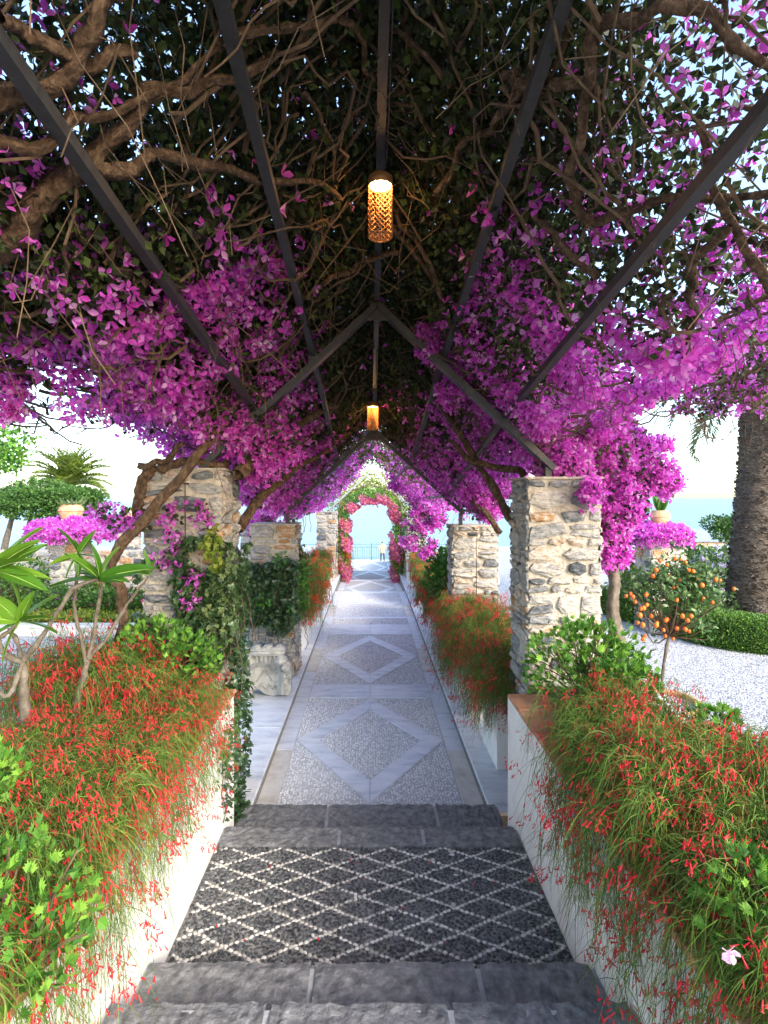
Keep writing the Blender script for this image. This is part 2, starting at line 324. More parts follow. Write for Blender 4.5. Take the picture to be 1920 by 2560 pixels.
# ------------------------------------------------------------------ cobble landing
mb = MB(); box(mb, -.984, .984, 2.47, 3.52, .1, .318); land = tag(mb.obj('pebble_landing', M['joint']), kind='structure')
def dome(seg=8, rings=3):
    V = []; 
    for i in range(rings):
        a = i / rings * math.pi / 2
        for j in range(seg): V.append((math.cos(a) * math.cos(2*math.pi*j/seg), math.cos(a) * math.sin(2*math.pi*j/seg), math.sin(a)))
    V.append((0, 0, 1)); Fc = []
    for i in range(rings-1):
        for j in range(seg):
            a, b_, c, d_ = i*seg+j, i*seg+(j+1) % seg, (i+1)*seg+(j+1) % seg, (i+1)*seg+j
            Fc += [(a, b_, c), (a, c, d_)]
    for j in range(seg): Fc.append(((rings-1)*seg+j, (rings-1)*seg+(j+1) % seg, len(V)-1))
    return np.array(V), np.array(Fc)
dv, df = dome(); dv6, df6 = dome(6, 2)
peb = []                                       # x, y, angle, len, wid, white
LX, LY, OX, OY = .34, .172, -.045, .02
def latdist(x, y):
    u = (x - OX) / LX; v = (y - 2.55 - OY) / LY
    a = (u + v) % 1.0; b_ = (u - v) % 1.0
    return min(a, 1-a, b_, 1-b_)
# white lines
for sgn in (1, -1):
    for k in range(-12, 14):
        L = math.hypot(LX, LY); t = -3.0
        while t < 3.0:
            x = OX + k*LX + t*LX/L; y = 2.55 + OY + sgn * t*LY/L
            if -.97 < x < .97 and 2.48 < y < 3.51: peb.append((x + random.gauss(0, .002), y + random.gauss(0, .002), math.atan2(sgn*LY, LX) + random.gauss(0, .3), random.uniform(.011, .016), random.uniform(.007, .0095), 1))
            t += random.uniform(.024, .032)
cell = {}
def near_ok(x, y, r):
    ci, cj = int(x/.03), int(y/.03)
    for a in range(ci-1, ci+2):
        for b_ in range(cj-1, cj+2):
            for (x2, y2, r2) in cell.get((a, b_), ()):
                if (x-x2)**2 + (y-y2)**2 < (r+r2)**2: return False
    return True
for p in peb: cell.setdefault((int(p[0]/.03), int(p[1]/.03)), []).append((p[0], p[1], .009))
for _ in range(26000):
    x = random.uniform(-.972, .972); y = random.uniform(2.48, 3.51)
    r = random.uniform(.0085, .0125)
    if near_ok(x, y, r * .98):
        cell.setdefault((int(x/.03), int(y/.03)), []).append((x, y, r))
        peb.append((x, y, random.gauss(0, .9), r * random.uniform(1.3, 1.75), r * random.uniform(.92, 1.08), 1 if random.random() < .008 else 0))
for _ in range(30000):
    x = random.uniform(-.976, .976); y = random.uniform(2.48, 3.515); r = random.uniform(.0052, .0075)
    if near_ok(x, y, r * 1.02):
        cell.setdefault((int(x/.03), int(y/.03)), []).append((x, y, r)); peb.append((x, y, random.gauss(0, .9), r*1.25, r, 0))
peb.sort(key=lambda p: p[1])
pm = {}
for wv, mm in ((0, 'peb_black_o'), (1, 'peb_white_o')):
    mb = MB(); mb.add(dv, df); pm[wv] = mb.mesh('pebble', M[mm], smooth=True)
vis = [p for p in peb if p[1] > 2.62]
for p in vis[:290]:
    link('pebble', pm[p[5]], land, (p[0], p[1], .316), (random.gauss(0, .08), random.gauss(0, .08), p[2]), (p[3], p[4], random.uniform(.008, .012)))
rest = [p for p in peb if p[1] <= 2.62] + vis[290:]
for wv, mm in ((0, 'peb_black'), (1, 'peb_white')):
    q = np.array([p for p in rest if p[5] == wv]); mb = MB()
    V = dv[None] * np.stack([q[:, 3], q[:, 4], rng.uniform(.007, .012, len(q))], 1)[:, None]
    c, s_ = np.cos(q[:, 2])[:, None], np.sin(q[:, 2])[:, None]
    V = np.stack([V[..., 0]*c - V[..., 1]*s_ + q[:, 0:1], V[..., 0]*s_ + V[..., 1]*c + q[:, 1:2], V[..., 2] + .316], -1)
    mb.add(V.reshape(-1, 3), (df[None] + (np.arange(len(q)) * len(dv))[:, None, None]).reshape(-1, 3))
    o = stuff(mb.obj('pebble_field', M[mm], land, smooth=True)); o['label'] = ('dark' if wv == 0 else 'pale') + ' pebbles set in mortar'
# fallen petals
mb = MB(); n = 26
fp = np.concatenate([np.stack([rng.uniform(-.95, -.45, n), rng.uniform(1.9, 2.4, n), np.full(n, .505)], 1)[:10], np.stack([rng.uniform(-.95, .9, n), rng.uniform(2.7, 3.4, n), np.full(n, .335)], 1)[:12]])
pv = np.array([(0,0,0), (.5,.4,.15), (0,1,0), (-.5,.4,.15)]); pf = np.array([(0,1,2), (0,2,3)])
scatter(mb, pv, pf, fp, rng.normal(size=(len(fp), 3)) * [1, 1, .1], np.full(len(fp), .016), roll=rng.normal(0, .4, len(fp)))
tag(mb.obj('fallen_petals', M['fire_red']), 'red petals fallen on the grey steps and pebbles', 'petals', kind='stuff')

# ------------------------------------------------------------------ marble path
mb = MB(); box(mb, -.949, .949, 4.32, 15.0, -.3, -.012); path = tag(mb.obj('marble_path', M['pathbed']), kind='structure')
slabs = []
def poly_slab(pts, z1, m_='marble', name='slab', par=None, th=.03, b_=.003):
    pts = np.array(pts, float); n = len(pts); c = pts.mean(0); ins = pts + (c - pts) * (b_ / (np.linalg.norm(c - pts, axis=1, keepdims=True)))
    V = np.vstack([np.c_[pts, np.full(n, z1 - th)], np.c_[pts, np.full(n, z1 - b_)], np.c_[ins, np.full(n, z1)]])
    mb = MB(); mb.add(V, [(i, (i+1) % n, n+(i+1) % n, n+i) for i in range(n)] + [(n+i, n+(i+1) % n, 2*n+(i+1) % n, 2*n+i) for i in range(n)])
    mb.L.append(np.arange(2*n, 3*n)); mb.T.append(np.array([n])); mb.M.append(np.array([0]))
    return mb.obj(name, M[m_], par if par is not None else path)
def diamond(y0, y1, z, par, hw=.765, wx=.23, w=3):
    ym = (y0+y1)/2; hy = (y1-y0)/2; wy = wx * hy / hw; g = .002
    # four strips: outer edge hw, inner edge hw-wx
    for sx in (-1, 1):
        for sy in (-1, 1):
            o1 = (sx*hw, ym); o2 = (0, ym + sy*hy); i1 = (sx*(hw-wx), ym); i2 = (0, ym + sy*(hy-wy))
            P_ = [np.array(p) for p in (o1, o2, i2, i1)]; 
            P_ = [p + np.array([sx*g, sy*g]) for p in P_]
            P_ = [P_[0], P_[1], P_[2], P_[3]]
            if sx*sy < 0: P_ = P_[::-1]
            poly_slab(P_[::-1], z, par=par)
def side_border(y0, y1, z, par, L=1.25):
    y = y0; k = 0
    while y < y1 - .05:
        e = min(y + L, y1)
        for sx in (-1, 1):
            a, b_ = sorted((sx*.782, sx*.948)); poly_slab([(a, y+.003), (b_, y+.003), (b_, e-.003), (a, e-.003)], z + .001*(k % 2), 'marble' if (k % 3) else 'marble_warm', par=par)
        y = e; k += 1
def cross(y0, y1, z, par):
    for sx in (-1, 1):
        a, b_ = sorted((sx*.003, sx*.777)); poly_slab([(a, y0), (b_, y0), (b_, y1), (a, y1)], z + .002, par=par)
side_border(4.33, 15.0, .0, path)
diamond(4.62, 7.0, .001, path); cross(7.04, 7.53, 0, path); diamond(7.58, 10.2, .001, path)
cross(10.28, 11.1, 0, path); cross(11.65, 11.8, 0, path); cross(13.3, 13.5, 0, path); cross(14.8, 14.99, 0, path)
# pebble infill in the near panels
def in_strip(x, y, y0, y1, hw=.765, wx=.23):
    ym = (y0+y1)/2; hy = (y1-y0)/2; t = np.abs(x)/hw + np.abs(y-ym)/hy
    return (t < 1.0 + .012) & (t > (hw-wx)/hw - .012)
gx, gy = np.meshgrid(np.arange(-.765, .765, .0245), np.arange(4.34, 15, .0245), indexing='ij')
gx = (gx + rng.normal(0, .004, gx.shape)).ravel(); gy = (gy + rng.normal(0, .004, gy.shape)).ravel()
k = ~(in_strip(gx, gy, 4.62, 7.0) | in_strip(gx, gy, 7.58, 10.2) | ((gy > 7.02) & (gy < 7.55)) | ((gy > 10.25) & (gy < 11.13)) | ((gy > 11.63) & (gy < 11.82)) | ((gy > 13.28) & (gy < 13.52)) | (gy > 14.78))
gx, gy = gx[k], gy[k]; n = len(gx); mb = MB()
ang = rng.uniform(0, 6.28, n); sc = np.stack([rng.uniform(.009, .016, n), rng.uniform(.008, .012, n), rng.uniform(.006, .011, n)], 1)
V = dv6[None] * sc[:, None]; c, s_ = np.cos(ang)[:, None], np.sin(ang)[:, None]
V = np.stack([V[..., 0]*c - V[..., 1]*s_ + gx[:, None], V[..., 0]*s_ + V[..., 1]*c + gy[:, None], V[..., 2] - .013], -1)
mb.add(V.reshape(-1, 3), (df6[None] + (np.arange(n) * len(dv6))[:, None, None]).reshape(-1, 3))
stuff(mb.obj('pebble_infill', M['peb_grey'], path, smooth=True))
# three lower terraces of path
for (y0, y1, z) in ((15.01, 18.3, -.17), (18.31, 22.0, -.34), (22.01, 26.6, -.51)):
    mb = MB(); box(mb, -.949, .949, y0, y1, z - .4, z - .012); p2 = tag(mb.obj('lower_path', M['pathbed']), kind='structure')
    side_border(y0, y1, z, p2); diamond(y0 + .15, y1 - .25, z + .001, p2, wx=.16); cross(y1 - .22, y1 - .01, z, p2)
# side ledges
def ledge(sx, y0, y1, z, L=1.6):
    a, b_ = sorted((sx*.953, sx*1.955)); mb = MB(); box(mb, a, b_, y0, y1, -.5, z - .03)
    root = tag(mb.obj('marble_ledge', M['joint']), kind='structure'); y = y0
    while y < y1 - .05:
        e = min(y + L, y1); poly_slab([(a, y+.003), (b_, y+.003), (b_, e-.003), (a, e-.003)], z, 'marble', 'slab', root, th=.028, b_=.006); y = e
ledge(-1, 4.33, 26.5, .08); ledge(1, 4.33, 26.5, .08)

# ------------------------------------------------------------------ parapet walls with terracotta caps and planted beds
for sx, side in ((-1, 'left'), (1, 'right')):
    y1 = 4.0 if sx < 0 else 3.95
    root = thing('garden_wall', 'low white rendered wall on the %s of the steps, capped with terracotta tiles' % side, 'wall', (sx*1.1, 2, 0), 'white walls flanking the steps')
    mb = MB(); a, b_ = sorted((sx*.986, sx*1.24)); box(mb, a, b_, -1.5, y1, -.1, 1.135); mb.obj('wall_body', M['white'], root)
    mb = MB(); a, b_ = sorted((sx*1.99, sx*2.2)); box(mb, a, b_, -1.5, 4.3, .1, 1.05); mb.obj('outer_wall', M['white'], root)
    a, b_ = sorted((sx*.972, sx*1.26)); y = -1.5; k = 0
    while y < y1 + .01 - .1:
        e = min(y + .3, y1 + .012); mb = MB(); bevbox(mb, a + random.uniform(-.003, .003), b_, y+.003, e-.003, 1.137, 1.163 + random.uniform(-.002, .002), .005); mb.obj('tile', M['terra'], root); y = e; k += 1
    mb = MB(); a, b_ = sorted((sx*1.245, sx*1.985)); box(mb, a, b_, -1.5, 4.3, .1, 1.08); tag(mb.obj('planting_soil', M['soil']), kind='structure')

# ------------------------------------------------------------------ stone pillars
def stone_shape(r, k=8):
    ang = np.sort((np.arange(k) + r.uniform(-.42, .42, k)) / k * 2*np.pi)
    sq = 1 / np.maximum(np.abs(np.cos(ang)), np.abs(np.sin(ang)))
    rad = .5 * sq ** r.uniform(.45, .95) * r.uniform(.8, 1.05, k)
    outer = np.stack([rad*np.cos(ang), np.zeros(k), rad*np.sin(ang)], 1)
    mid = outer * [.97, 1, .97] + [0, -.6, 0]; inn = outer * [.62, 1, .62] + np.stack([r.uniform(-.04,.04,k), -r.uniform(.8, 1.15, k), r.uniform(-.04,.04,k)], 1)
    c = [[0, -r.uniform(.85, 1.2), 0]]
    V = np.vstack([outer, mid, inn, c]); Fc = []
    for i in range(k):
        j = (i+1) % k
        Fc += [(i, j, k+j), (i, k+j, k+i), (k+i, k+j, 2*k+j), (k+i, 2*k+j, 2*k+i), (2*k+i, 2*k+j, 3*k)]
    return V, np.array(Fc)
SH = [stone_shape(np.random.default_rng(100+i)) for i in range(14)]
SM = []
for v, f in SH:
    mb = MB(); mb.add(v, f); SM.append(mb.mesh('stone', M['stone']))
def face_layout(W, H, hmin, hmax, r):
    out = []; z = .0
    while z < H - .02:
        h = min(r.uniform(hmin, hmax) if r.random() < .8 else r.uniform(hmax, hmax*1.5), H - z)
        if H - z - h < hmin*.6: h = H - z
        x = 0
        while x < W - .01:
            w_ = r.uniform(1.1, 3.2) * h
            w_ = min(max(w_, .07), .34)
            if W - x - w_ < .07: w_ = W - x
            if h > .1 and r.random() < .3:
                out += [(x, w_, z, h*.5), (x, w_, z + h*.5, h*.5)]
            else: out.append((x, w_, z + r.uniform(-.006, .006), h))
            x += w_
        z += h
    return out
def pillar(label, x0, x1, y0, y1, z0, z1, hmin=.055, hmax=.12, seed=0, faces='flrb', group='rubble stone pillars along the walk'):
    r = np.random.default_rng(seed)
    root = thing('stone_pillar', label, 'pillar', ((x0+x1)/2, (y0+y1)/2, z0), group)
    # rough mortar core
    mb = MB(); i_ = .022; nz = 24
    ring = []
    for k in range(nz + 1):
        z = z0 + (z1 - z0) * k / nz
        pts = [(x0+i_, y0+i_), ((x0+x1)/2, y0+i_), (x1-i_, y0+i_), (x1-i_, (y0+y1)/2), (x1-i_, y1-i_), ((x0+x1)/2, y1-i_), (x0+i_, y1-i_), (x0+i_, (y0+y1)/2)]
        ring += [(px + r.normal(0, .006), py + r.normal(0, .006), z) for px, py in pts]
    Fc = [(k*8+j, k*8+(j+1) % 8, (k+1)*8+(j+1) % 8, (k+1)*8+j) for k in range(nz) for j in range(8)]
    mb.add(ring, Fc); V = ring[-8:]; mb.add(V, [(0,1,7,7)][:0]); mb.L.append(np.arange(8) + nz*8); mb.T.append(np.array([8])); mb.M.append(np.array([0]))
    mb.obj('mortar', M['mortar'], root)
    g = .006; H = z1 - z0
    fl = []
    for fc in faces:
        W = (x1-x0) if fc in 'fb' else (y1-y0)
        for (u, w_, z, h) in face_layout(W, H, hmin, hmax, r):
            uc = u + w_/2; zc = z0 + z + h/2; dp = r.uniform(.018, .04); sc = (w_ - g - r.uniform(0,.012), dp, h - g - r.uniform(0,.01)); tilt = r.normal(0, .09)
            if fc == 'f': loc = (x0 + uc, y0 + .018, zc); rz = 0
            elif fc == 'b': loc = (x1 - uc, y1 - .018, zc); rz = math.pi
            elif fc == 'r': loc = (x1 - .018, y0 + uc, zc); rz = math.pi/2
            else: loc = (x0 + .018, y1 - uc, zc); rz = -math.pi/2
            fl.append((fc, loc, rz, sc, tilt))
    cnt = 0; mbs = MB()
    for (fc, loc, rz, sc, tilt) in fl:
        i = r.integers(len(SM))
        if cnt < 290 and fc != 'b':
            o = link('stone', SM[i], root, loc, (0, tilt, rz), sc); cnt += 1
        else:
            Mx = (Matrix.Translation(loc) @ Matrix.Rotation(rz, 4, 'Z') @ Matrix.Rotation(tilt, 4, 'Y') @ Matrix.Diagonal((*sc, 1)))
            A = np.array(Mx); v, f = SH[i]; mbs.add(v @ A[:3, :3].T + A[:3, 3], f)
    if mbs.n: stuff(mbs.obj('stones', M['stone_s'], root))
    # thin capping skim
    mb = MB(); bevbox(mb, x0-.005, x1+.005, y0-.005, y1+.005, z1, z1 + .018, .006); mb.obj('cap', M['mortar'], root)
    return root
pillar('tall rubble stone pillar left of the path, half covered in ivy and crossed by a diagonal vine trunk', -1.82, -1.167, 4.4, 4.95, .0, 2.77, seed=1)
pillar('tall bare rubble stone pillar right of the path with magenta flowers spilling over its top', 1.25, 1.86, 4.4, 4.95, .0, 2.70, seed=2)
pillar('shorter rubble pillar left of the path behind the carved coat of arms', -1.66, -1.013, 7.6, 8.15, .0, 2.17, seed=3, hmin=.07, hmax=.15)
pillar('shorter rubble pillar right of the path seen behind the nearest right pillar', 1.134, 1.78, 7.6, 8.15, .0, 2.15, seed=4, hmin=.07, hmax=.15)
pillar('distant pale pillar left of the far flowered arch', -1.67, -1.03, 17, 17.55, -.2, 2.1, seed=5, hmin=.1, hmax=.2, faces='fr')
pillar('distant pale pillar right of the far flowered arch', 1.11, 1.76, 17, 17.55, -.2, 2.1, seed=6, hmin=.1, hmax=.2, faces='fl')
for (x, y, z0, z1, lb) in ((P(462,1300,4.33)[0], 4.335, 1.2, 2.76, 'thin rusty iron rod running down the front of the ivy pillar'), (P(1190,1300,7.55)[0], 7.54, .2, 2.14, 'thin rusty iron rod running down the second right pillar')):
    mb = MB(); tube(mb, [(x, y, z0), (x+.004, y-.003, (z0+z1)/2), (x, y, z1)], .006, 6, sub=3)
    for zz in np.linspace(z0+.1, z1-.1, 4): box(mb, x-.014, x+.014, y-.004, y+.05, zz-.008, zz+.008)
    tag(mb.obj('iron_rod', M['iron']), lb, 'rod')

# ------------------------------------------------------------------ pergola frame
RX = .056
def apex(d):
    return np.where(d < 4.38, 4.11 + .14*(4.38-d), np.where(d < 7.6, 4.11 - (d-4.38)*.197, np.where(d < 17, 3.475 - (d-7.6)*.009, 3.39 - (d-17)*.03)))
def beam(name, a, b_, w_, h, m_, root, up=(0, 0, 1)):
    a = np.array(a, float); b_ = np.array(b_, float); T = norm(b_-a); S = norm(np.cross(T, np.array(up, float))); U = np.cross(S, T)
    V = []
    for p in (a, b_):
        for (s1, u1) in ((-1,-1),(1,-1),(1,1),(-1,1)): V.append(p + S*s1*w_/2 + U*u1*h/2)
    mb = MB(); mb.add(V, [(0,1,2,3),(7,6,5,4),(0,4,5,1),(1,5,6,2),(2,6,7,3),(3,7,4,0)]); return mb.obj(name, M[m_], root)
frame = thing('pergola_frame', 'dark steel pitched pergola frame carrying the flowering canopy over the near path', 'pergola', (0, 4.4, 0))
def truss(d, zt_l, zt_r, root, m_='steel', w_=.05, h=.1, hw=1.42):
    a = float(apex(d))
    beam('rafter', (RX-.005, d, a), (RX-hw, d, a - hw*.92), w_, h, m_, root, up=(0, 1, 0)); beam('rafter', (RX+.005, d, a), (RX+hw, d, a - hw*.92), w_, h, m_, root, up=(0, 1, 0))
    for sx, zt in ((-1, zt_l), (1, zt_r)):
        x = RX + sx*(hw-.04); zb = a - hw*.92 - .02
        if zb > zt + .03: beam('foot_post', (x, d, zt), (x, d, zb + .03), .05, .05, m_, root, up=(0, 1, 0))
truss(4.46, 2.79, 2.72, frame); truss(7.72, 2.19, 2.17, frame, hw=1.25, w_=.045, h=.085); truss(1.1, 9, 9, frame)
for (x, z1_) in ((-.93, 3.27), (-.457, 3.71), (.0, 4.17), (.59, 3.69), (1.08, 3.21)):
    xx = RX if x == 0 else x
    def pz(d): return float(apex(d)) - 4.11 + z1_
    for (d0, d1) in ((-1.2, 4.44), (4.48, 7.70), (7.74, 15)):
        beam('purlin' if x else 'ridge_beam', (xx, d0, pz(d0)), (xx, d1, pz(d1)), .045, .045, 'steel', frame)
for (x, z1_) in ((-.93, 3.27), (-.457, 3.71), (.59, 3.69), (1.08, 3.21)):
    for d in (4.46, 7.72):
        z_ = float(apex(d)) - 4.11 + z1_; mb = MB(); box(mb, x-.035, x+.035, d-.055, d-.0475, z_-.075, z_+.03)
        for sx in (-.02, .02): lathe(mb, [(0, 0), (.007, 0), (.007, .008), (0, .008)], (x+sx, d-.064, z_-.05), 6)
        mb.obj('bracket', M['steel'], frame)
for d in (4.46, 7.72):
    a_ = float(apex(d)); mb = MB(); mb.add([(RX-.1, d-.03, a_-.12), (RX+.1, d-.03, a_-.12), (RX+.05, d-.03, a_+.02), (RX-.05, d-.03, a_+.02), (RX-.1, d-.024, a_-.12), (RX+.1, d-.024, a_-.12), (RX+.05, d-.024, a_+.02), (RX-.05, d-.024, a_+.02)], [(0,1,2,3),(7,6,5,4),(0,4,5,1),(1,5,6,2),(2,6,7,3),(3,7,4,0)]); mb.obj('gusset_plate', M['steel'], frame)
frame2 = thing('pergola_frame', 'pale grey steel roof frame over the far flowered arch', 'pergola', (0, 17, 0))
truss(17.1, 2.12, 2.12, frame2, 'steel_grey', .05, .1, 1.3); truss(20.5, 1.9, 1.9, frame2, 'steel_grey', .05, .1, 1.3)
for x in (-1.1, 1.15):
    beam('purlin', (x, 17.1, float(apex(17.1)) - .92*abs(x-RX) + .08), (x, 20.5, float(apex(20.5)) - .92*abs(x-RX) + .08), .04, .04, 'steel_grey', frame2)

# ------------------------------------------------------------------ pendant lamps
def lamp(d, x, ztop, label):
    r_ = .064; H = .33; root = thing('pendant_lamp', label, 'lamp', (x, d, ztop), 'woven pendant lamps hung from the ridge')
    mb = MB(); lathe(mb, [(0, ztop), (r_*.75, ztop-.002), (r_*1.02, ztop-.018), (r_*1.02, ztop-.062), (r_*.98, ztop-.062), (r_*.98, ztop-.03), (0, ztop-.03)], (x, d, 0), 28); mb.obj('cap', M['brass'], root, smooth=True)
    mb = MB(); lathe(mb, [(0, ztop-.058), (r_*.93, ztop-.058), (r_*.93, ztop-.05), (0, ztop-.05)], (x, d, 0), 28); mb.obj('light_disc', M['glow'], root)
    mb = MB(); n = 14; k = 15; t = np.linspace(0, 1, k); z0 = ztop-.062; z1 = ztop - H
    for sg in (-1, 1):
        th = np.arange(n)[:, None]/n*2*np.pi + sg*t[None]*2*np.pi*.66
        rr = r_ + .001*sg
        pts = np.stack([x + rr*np.cos(th), d + rr*np.sin(th), np.broadcast_to(z0 + (z1-z0)*t, th.shape)], -1); tubes(mb, pts, np.full((n, k), .0022), 5)
    for zz in (z0, z1):
        th = np.linspace(0, 2*np.pi, 29); tube(mb, np.stack([x + r_*np.cos(th), d + r_*np.sin(th), np.full(29, zz)], 1), .003, 5)
    mb.obj('woven_shade', M['brass'], root, smooth=True)
    mb = MB()
    for sg in (-1, 1):
        for q in np.linspace(-.8, .8, 6) * r_:
            h = math.sqrt(r_**2 - q*q); u = np.array([math.cos(sg*R(45)), math.sin(sg*R(45)), 0]); v = np.array([-u[1], u[0], 0]); c = np.array([x, d, z1])
            tube(mb, [c + v*q - u*h, c + v*q + u*h], .0022, 5)
    mb.obj('base_grille', M['brass'], root)
    mb = MB(); tube(mb, [(x, d, ztop-.002), (x, d, float(apex(d)) + .03)], .004, 6); mb.obj('stem', M['steel'], root)
    mb = MB(); tube(mb, [(x, d, ztop), (x+.03, d-.03, float(apex(d-.03))+.015), (x+.034, d-.5, float(apex(d-.5))+.022), (x+.03, d-1.2, float(apex(d-1.2))+.02)], .004, 5, sub=6); mb.obj('cable', M['steel'], root)
    l = bpy.data.lights.new('lamp_light', 'POINT'); l.energy = 1.3; l.color = (1, .55, .2); l.shadow_soft_size = .04
    link('lamp_light', l, root, (x, d, ztop - .1))
lamp(2.94, .055, 4.27, 'glowing woven pendant lamp nearest the viewer, hung from the ridge beam')
lamp(6.5, .033, 3.68, 'smaller looking woven pendant lamp further down, just above the second rafters')

# ------------------------------------------------------------------ bougainvillea canopy
LV = np.array([(0,0,0), (.36,.42,.1), (0,1,-.06), (-.36,.42,.1)]); LF = np.array([(0,1,2), (0,2,3)])
bt_v, bt_f = [], []
for k in range(3):
    a = k*2*math.pi/3; u = np.array([math.cos(a), 0, math.sin(a)]); t = np.array([-math.sin(a), 0, math.cos(a)]); Y = np.array([0, 1, 0])
    b0 = len(bt_v); bt_v += [u*.03, u*.22 + Y*.22 + t*.26, u*.5 + Y*.62 + t*.36, u*.95 + Y*.78, u*.5 + Y*.62 - t*.36, u*.22 + Y*.22 - t*.26, u*.42 + Y*.36]; bt_f += [(b0+6, b0+i, b0+(i+1) % 6) for i in range(6)]
bt_v = np.array(bt_v); bt_f = np.array(bt_f)
def vnoise(x, y, s, seed):
    r = np.random.default_rng(seed); tot = np.zeros_like(x)
    for k in range(9):
        a = r.uniform(0, 6.28); f = s * r.uniform(.6, 1.8); tot += np.sin((x*math.cos(a) + y*math.sin(a))*f + r.uniform(0, 6.28))
    return tot / 3
def under(x, d):
    """underside of the foliage"""
    ax = np.abs(x - RX); v = apex(d) - .92*np.minimum(ax, 1.28) + .1
    wing = (ax - 1.28).clip(0) * np.where(x > 0, .14, .08)
    return v + wing
def wing_ok(x, d):
    ax = np.abs(x)
    lim = np.where(x < 0, 5.1 - .25*(ax-1.6).clip(0), 4.5 - .12*(ax-1.6).clip(0))
    wobble = .35 * vnoise(x*1.3, d*1.3, 2.2, 5)
    keep = (ax < 1.75 + wobble*.3) | ((d < lim + wobble) & (ax < 4.6 + wobble))
    return keep
def canopy(n, xr, dr, dens=None, tlo=.0, thi=.5, pw=1.5):
    x = rng.uniform(*xr, n); d = rng.uniform(*dr, n)
    k = wing_ok(x, d)
    if dens is not None: k &= rng.uniform(0, 1, n) < dens(x, d)
    x, d = x[k], d[k]; h = tlo + (thi - tlo) * rng.uniform(0, 1, len(x)) ** pw
    return np.stack([x, d, under(x, d) + h + .06*vnoise(x, d, 5, 9)], 1)
def gaps(x, d):
    a = np.exp(-((x-1.9)/.62)**6) / (1 + np.exp(-(d-2.45)*6)); b_ = np.exp(-((x+2.25)/.55)**4) / (1 + np.exp(-(d-3.2)*5))
    return 1 - .93*a - .8*b_
def holes(x, d):      # foliage density, thinner far right and in patches
    v = vnoise(x, d, 3.5, 21)
    base = np.where(np.abs(x) < .9, 1.0, np.where(x > 1.7, .3, np.where((x < -1.5) & (d > 2.6), .36, np.where(d > 2.6, .42, .6))))
    return (base * np.clip(.95 + .9*v, .12, 1.25)).clip(0, 1) * gaps(x, d)
vineL = thing('bougainvillea', 'old magenta bougainvillea on the left, its thick diagonal trunk rising past the ivy pillar', 'climbing plant', P(290, 1700, 4.15))
vineR = thing('bougainvillea', 'old magenta bougainvillea on the right, its slim trunk rising beside the bare stone pillar', 'climbing plant', (2.2, 5, .15))
def hang_dir(n, down=.6): return norm(rng.normal(size=(n, 3)) + np.array([0, 0, -down]))
fol = {0: MB(), 1: MB()}; flo = {0: MB(), 1: MB()}
def addleaf(pos, s0=.032, s1=.06):
    for side in (0, 1):
        q = pos[(pos[:, 0] < RX) == (side == 0)]; scatter(fol[side], LV, LF, q, hang_dir(len(q)), rng.uniform(s0, s1, len(q))*np.clip(q[:, 1]/2.4, .65, 1))
def addflower(pos, s0=.03, s1=.048, out=None):
    for side in (0, 1):
        q = pos[(pos[:, 0] < RX) == (side == 0)]; D = norm(rng.normal(size=(len(q), 3)) + np.array([0, -.5, -.25])); scatter(flo[side], bt_v, bt_f, q, D, rng.uniform(s0, s1, len(q))*np.clip(q[:, 1]/2.6, .6, 1))
addleaf(canopy(150000, (-4.6, 4.6), (0, 6.3), holes, .0, .5, 1.3))
addleaf(canopy(190000, (-1.7, 1.5), (0.2, 8), lambda x, d: np.clip(1.7 - np.abs(x+.15), 0, 1), .1, .6, 1.0), .042, .068)
addleaf(canopy(85000, (-4, -1.2), (0.2, 3.3), None, .1, .55, 1.0), .035, .06)
addleaf(canopy(50000, (-1.7, 1.75), (6, 15), holes, .0, .4, 1.0))
# flowers: outer shell over everything, and the undersides away from the dark centre
def clus(x, d): return np.clip(.5 + 1.3*vnoise(x, d, 6, 33), 0, 1) * gaps(x, d)
def fdens(x, d):
    ax = np.abs(x - RX); side = np.clip((ax - .55)/.6, 0, 1)
    return clus(x, d) * (.03 + .97*side) * np.where(x > 1.7, .24, .8) * np.where((x < -1.6) & (d > 2.6), .7, 1) * np.where((x < -1.4) & (d < 2.6), .4, 1)
addflower(canopy(52000, (-4.4, 4.4), (0, 6.3), fdens, -.04, .3, 1.0))
addflower(canopy(26000, (-1.9, 1.95), (2.6, 7.8), lambda x, d: np.clip((np.abs(x-RX)-.4)*2, 0, 1)*np.clip(.75+vnoise(x, d, 6, 34), .1, 1), -.03, .12, 1.0))
addflower(canopy(26000, (-4.4, 4.4), (0, 6.3), lambda x, d: clus(x, d)*np.where(x > 1.7, .25, .6), .3, .65, 1.0))
addflower(canopy(30000, (-1.75, 1.75), (6, 15), lambda x, d: clus(x, d)*np.clip(np.abs(x-RX)-.15, .08, 1), -.12, .3, 1.0), .035, .055)
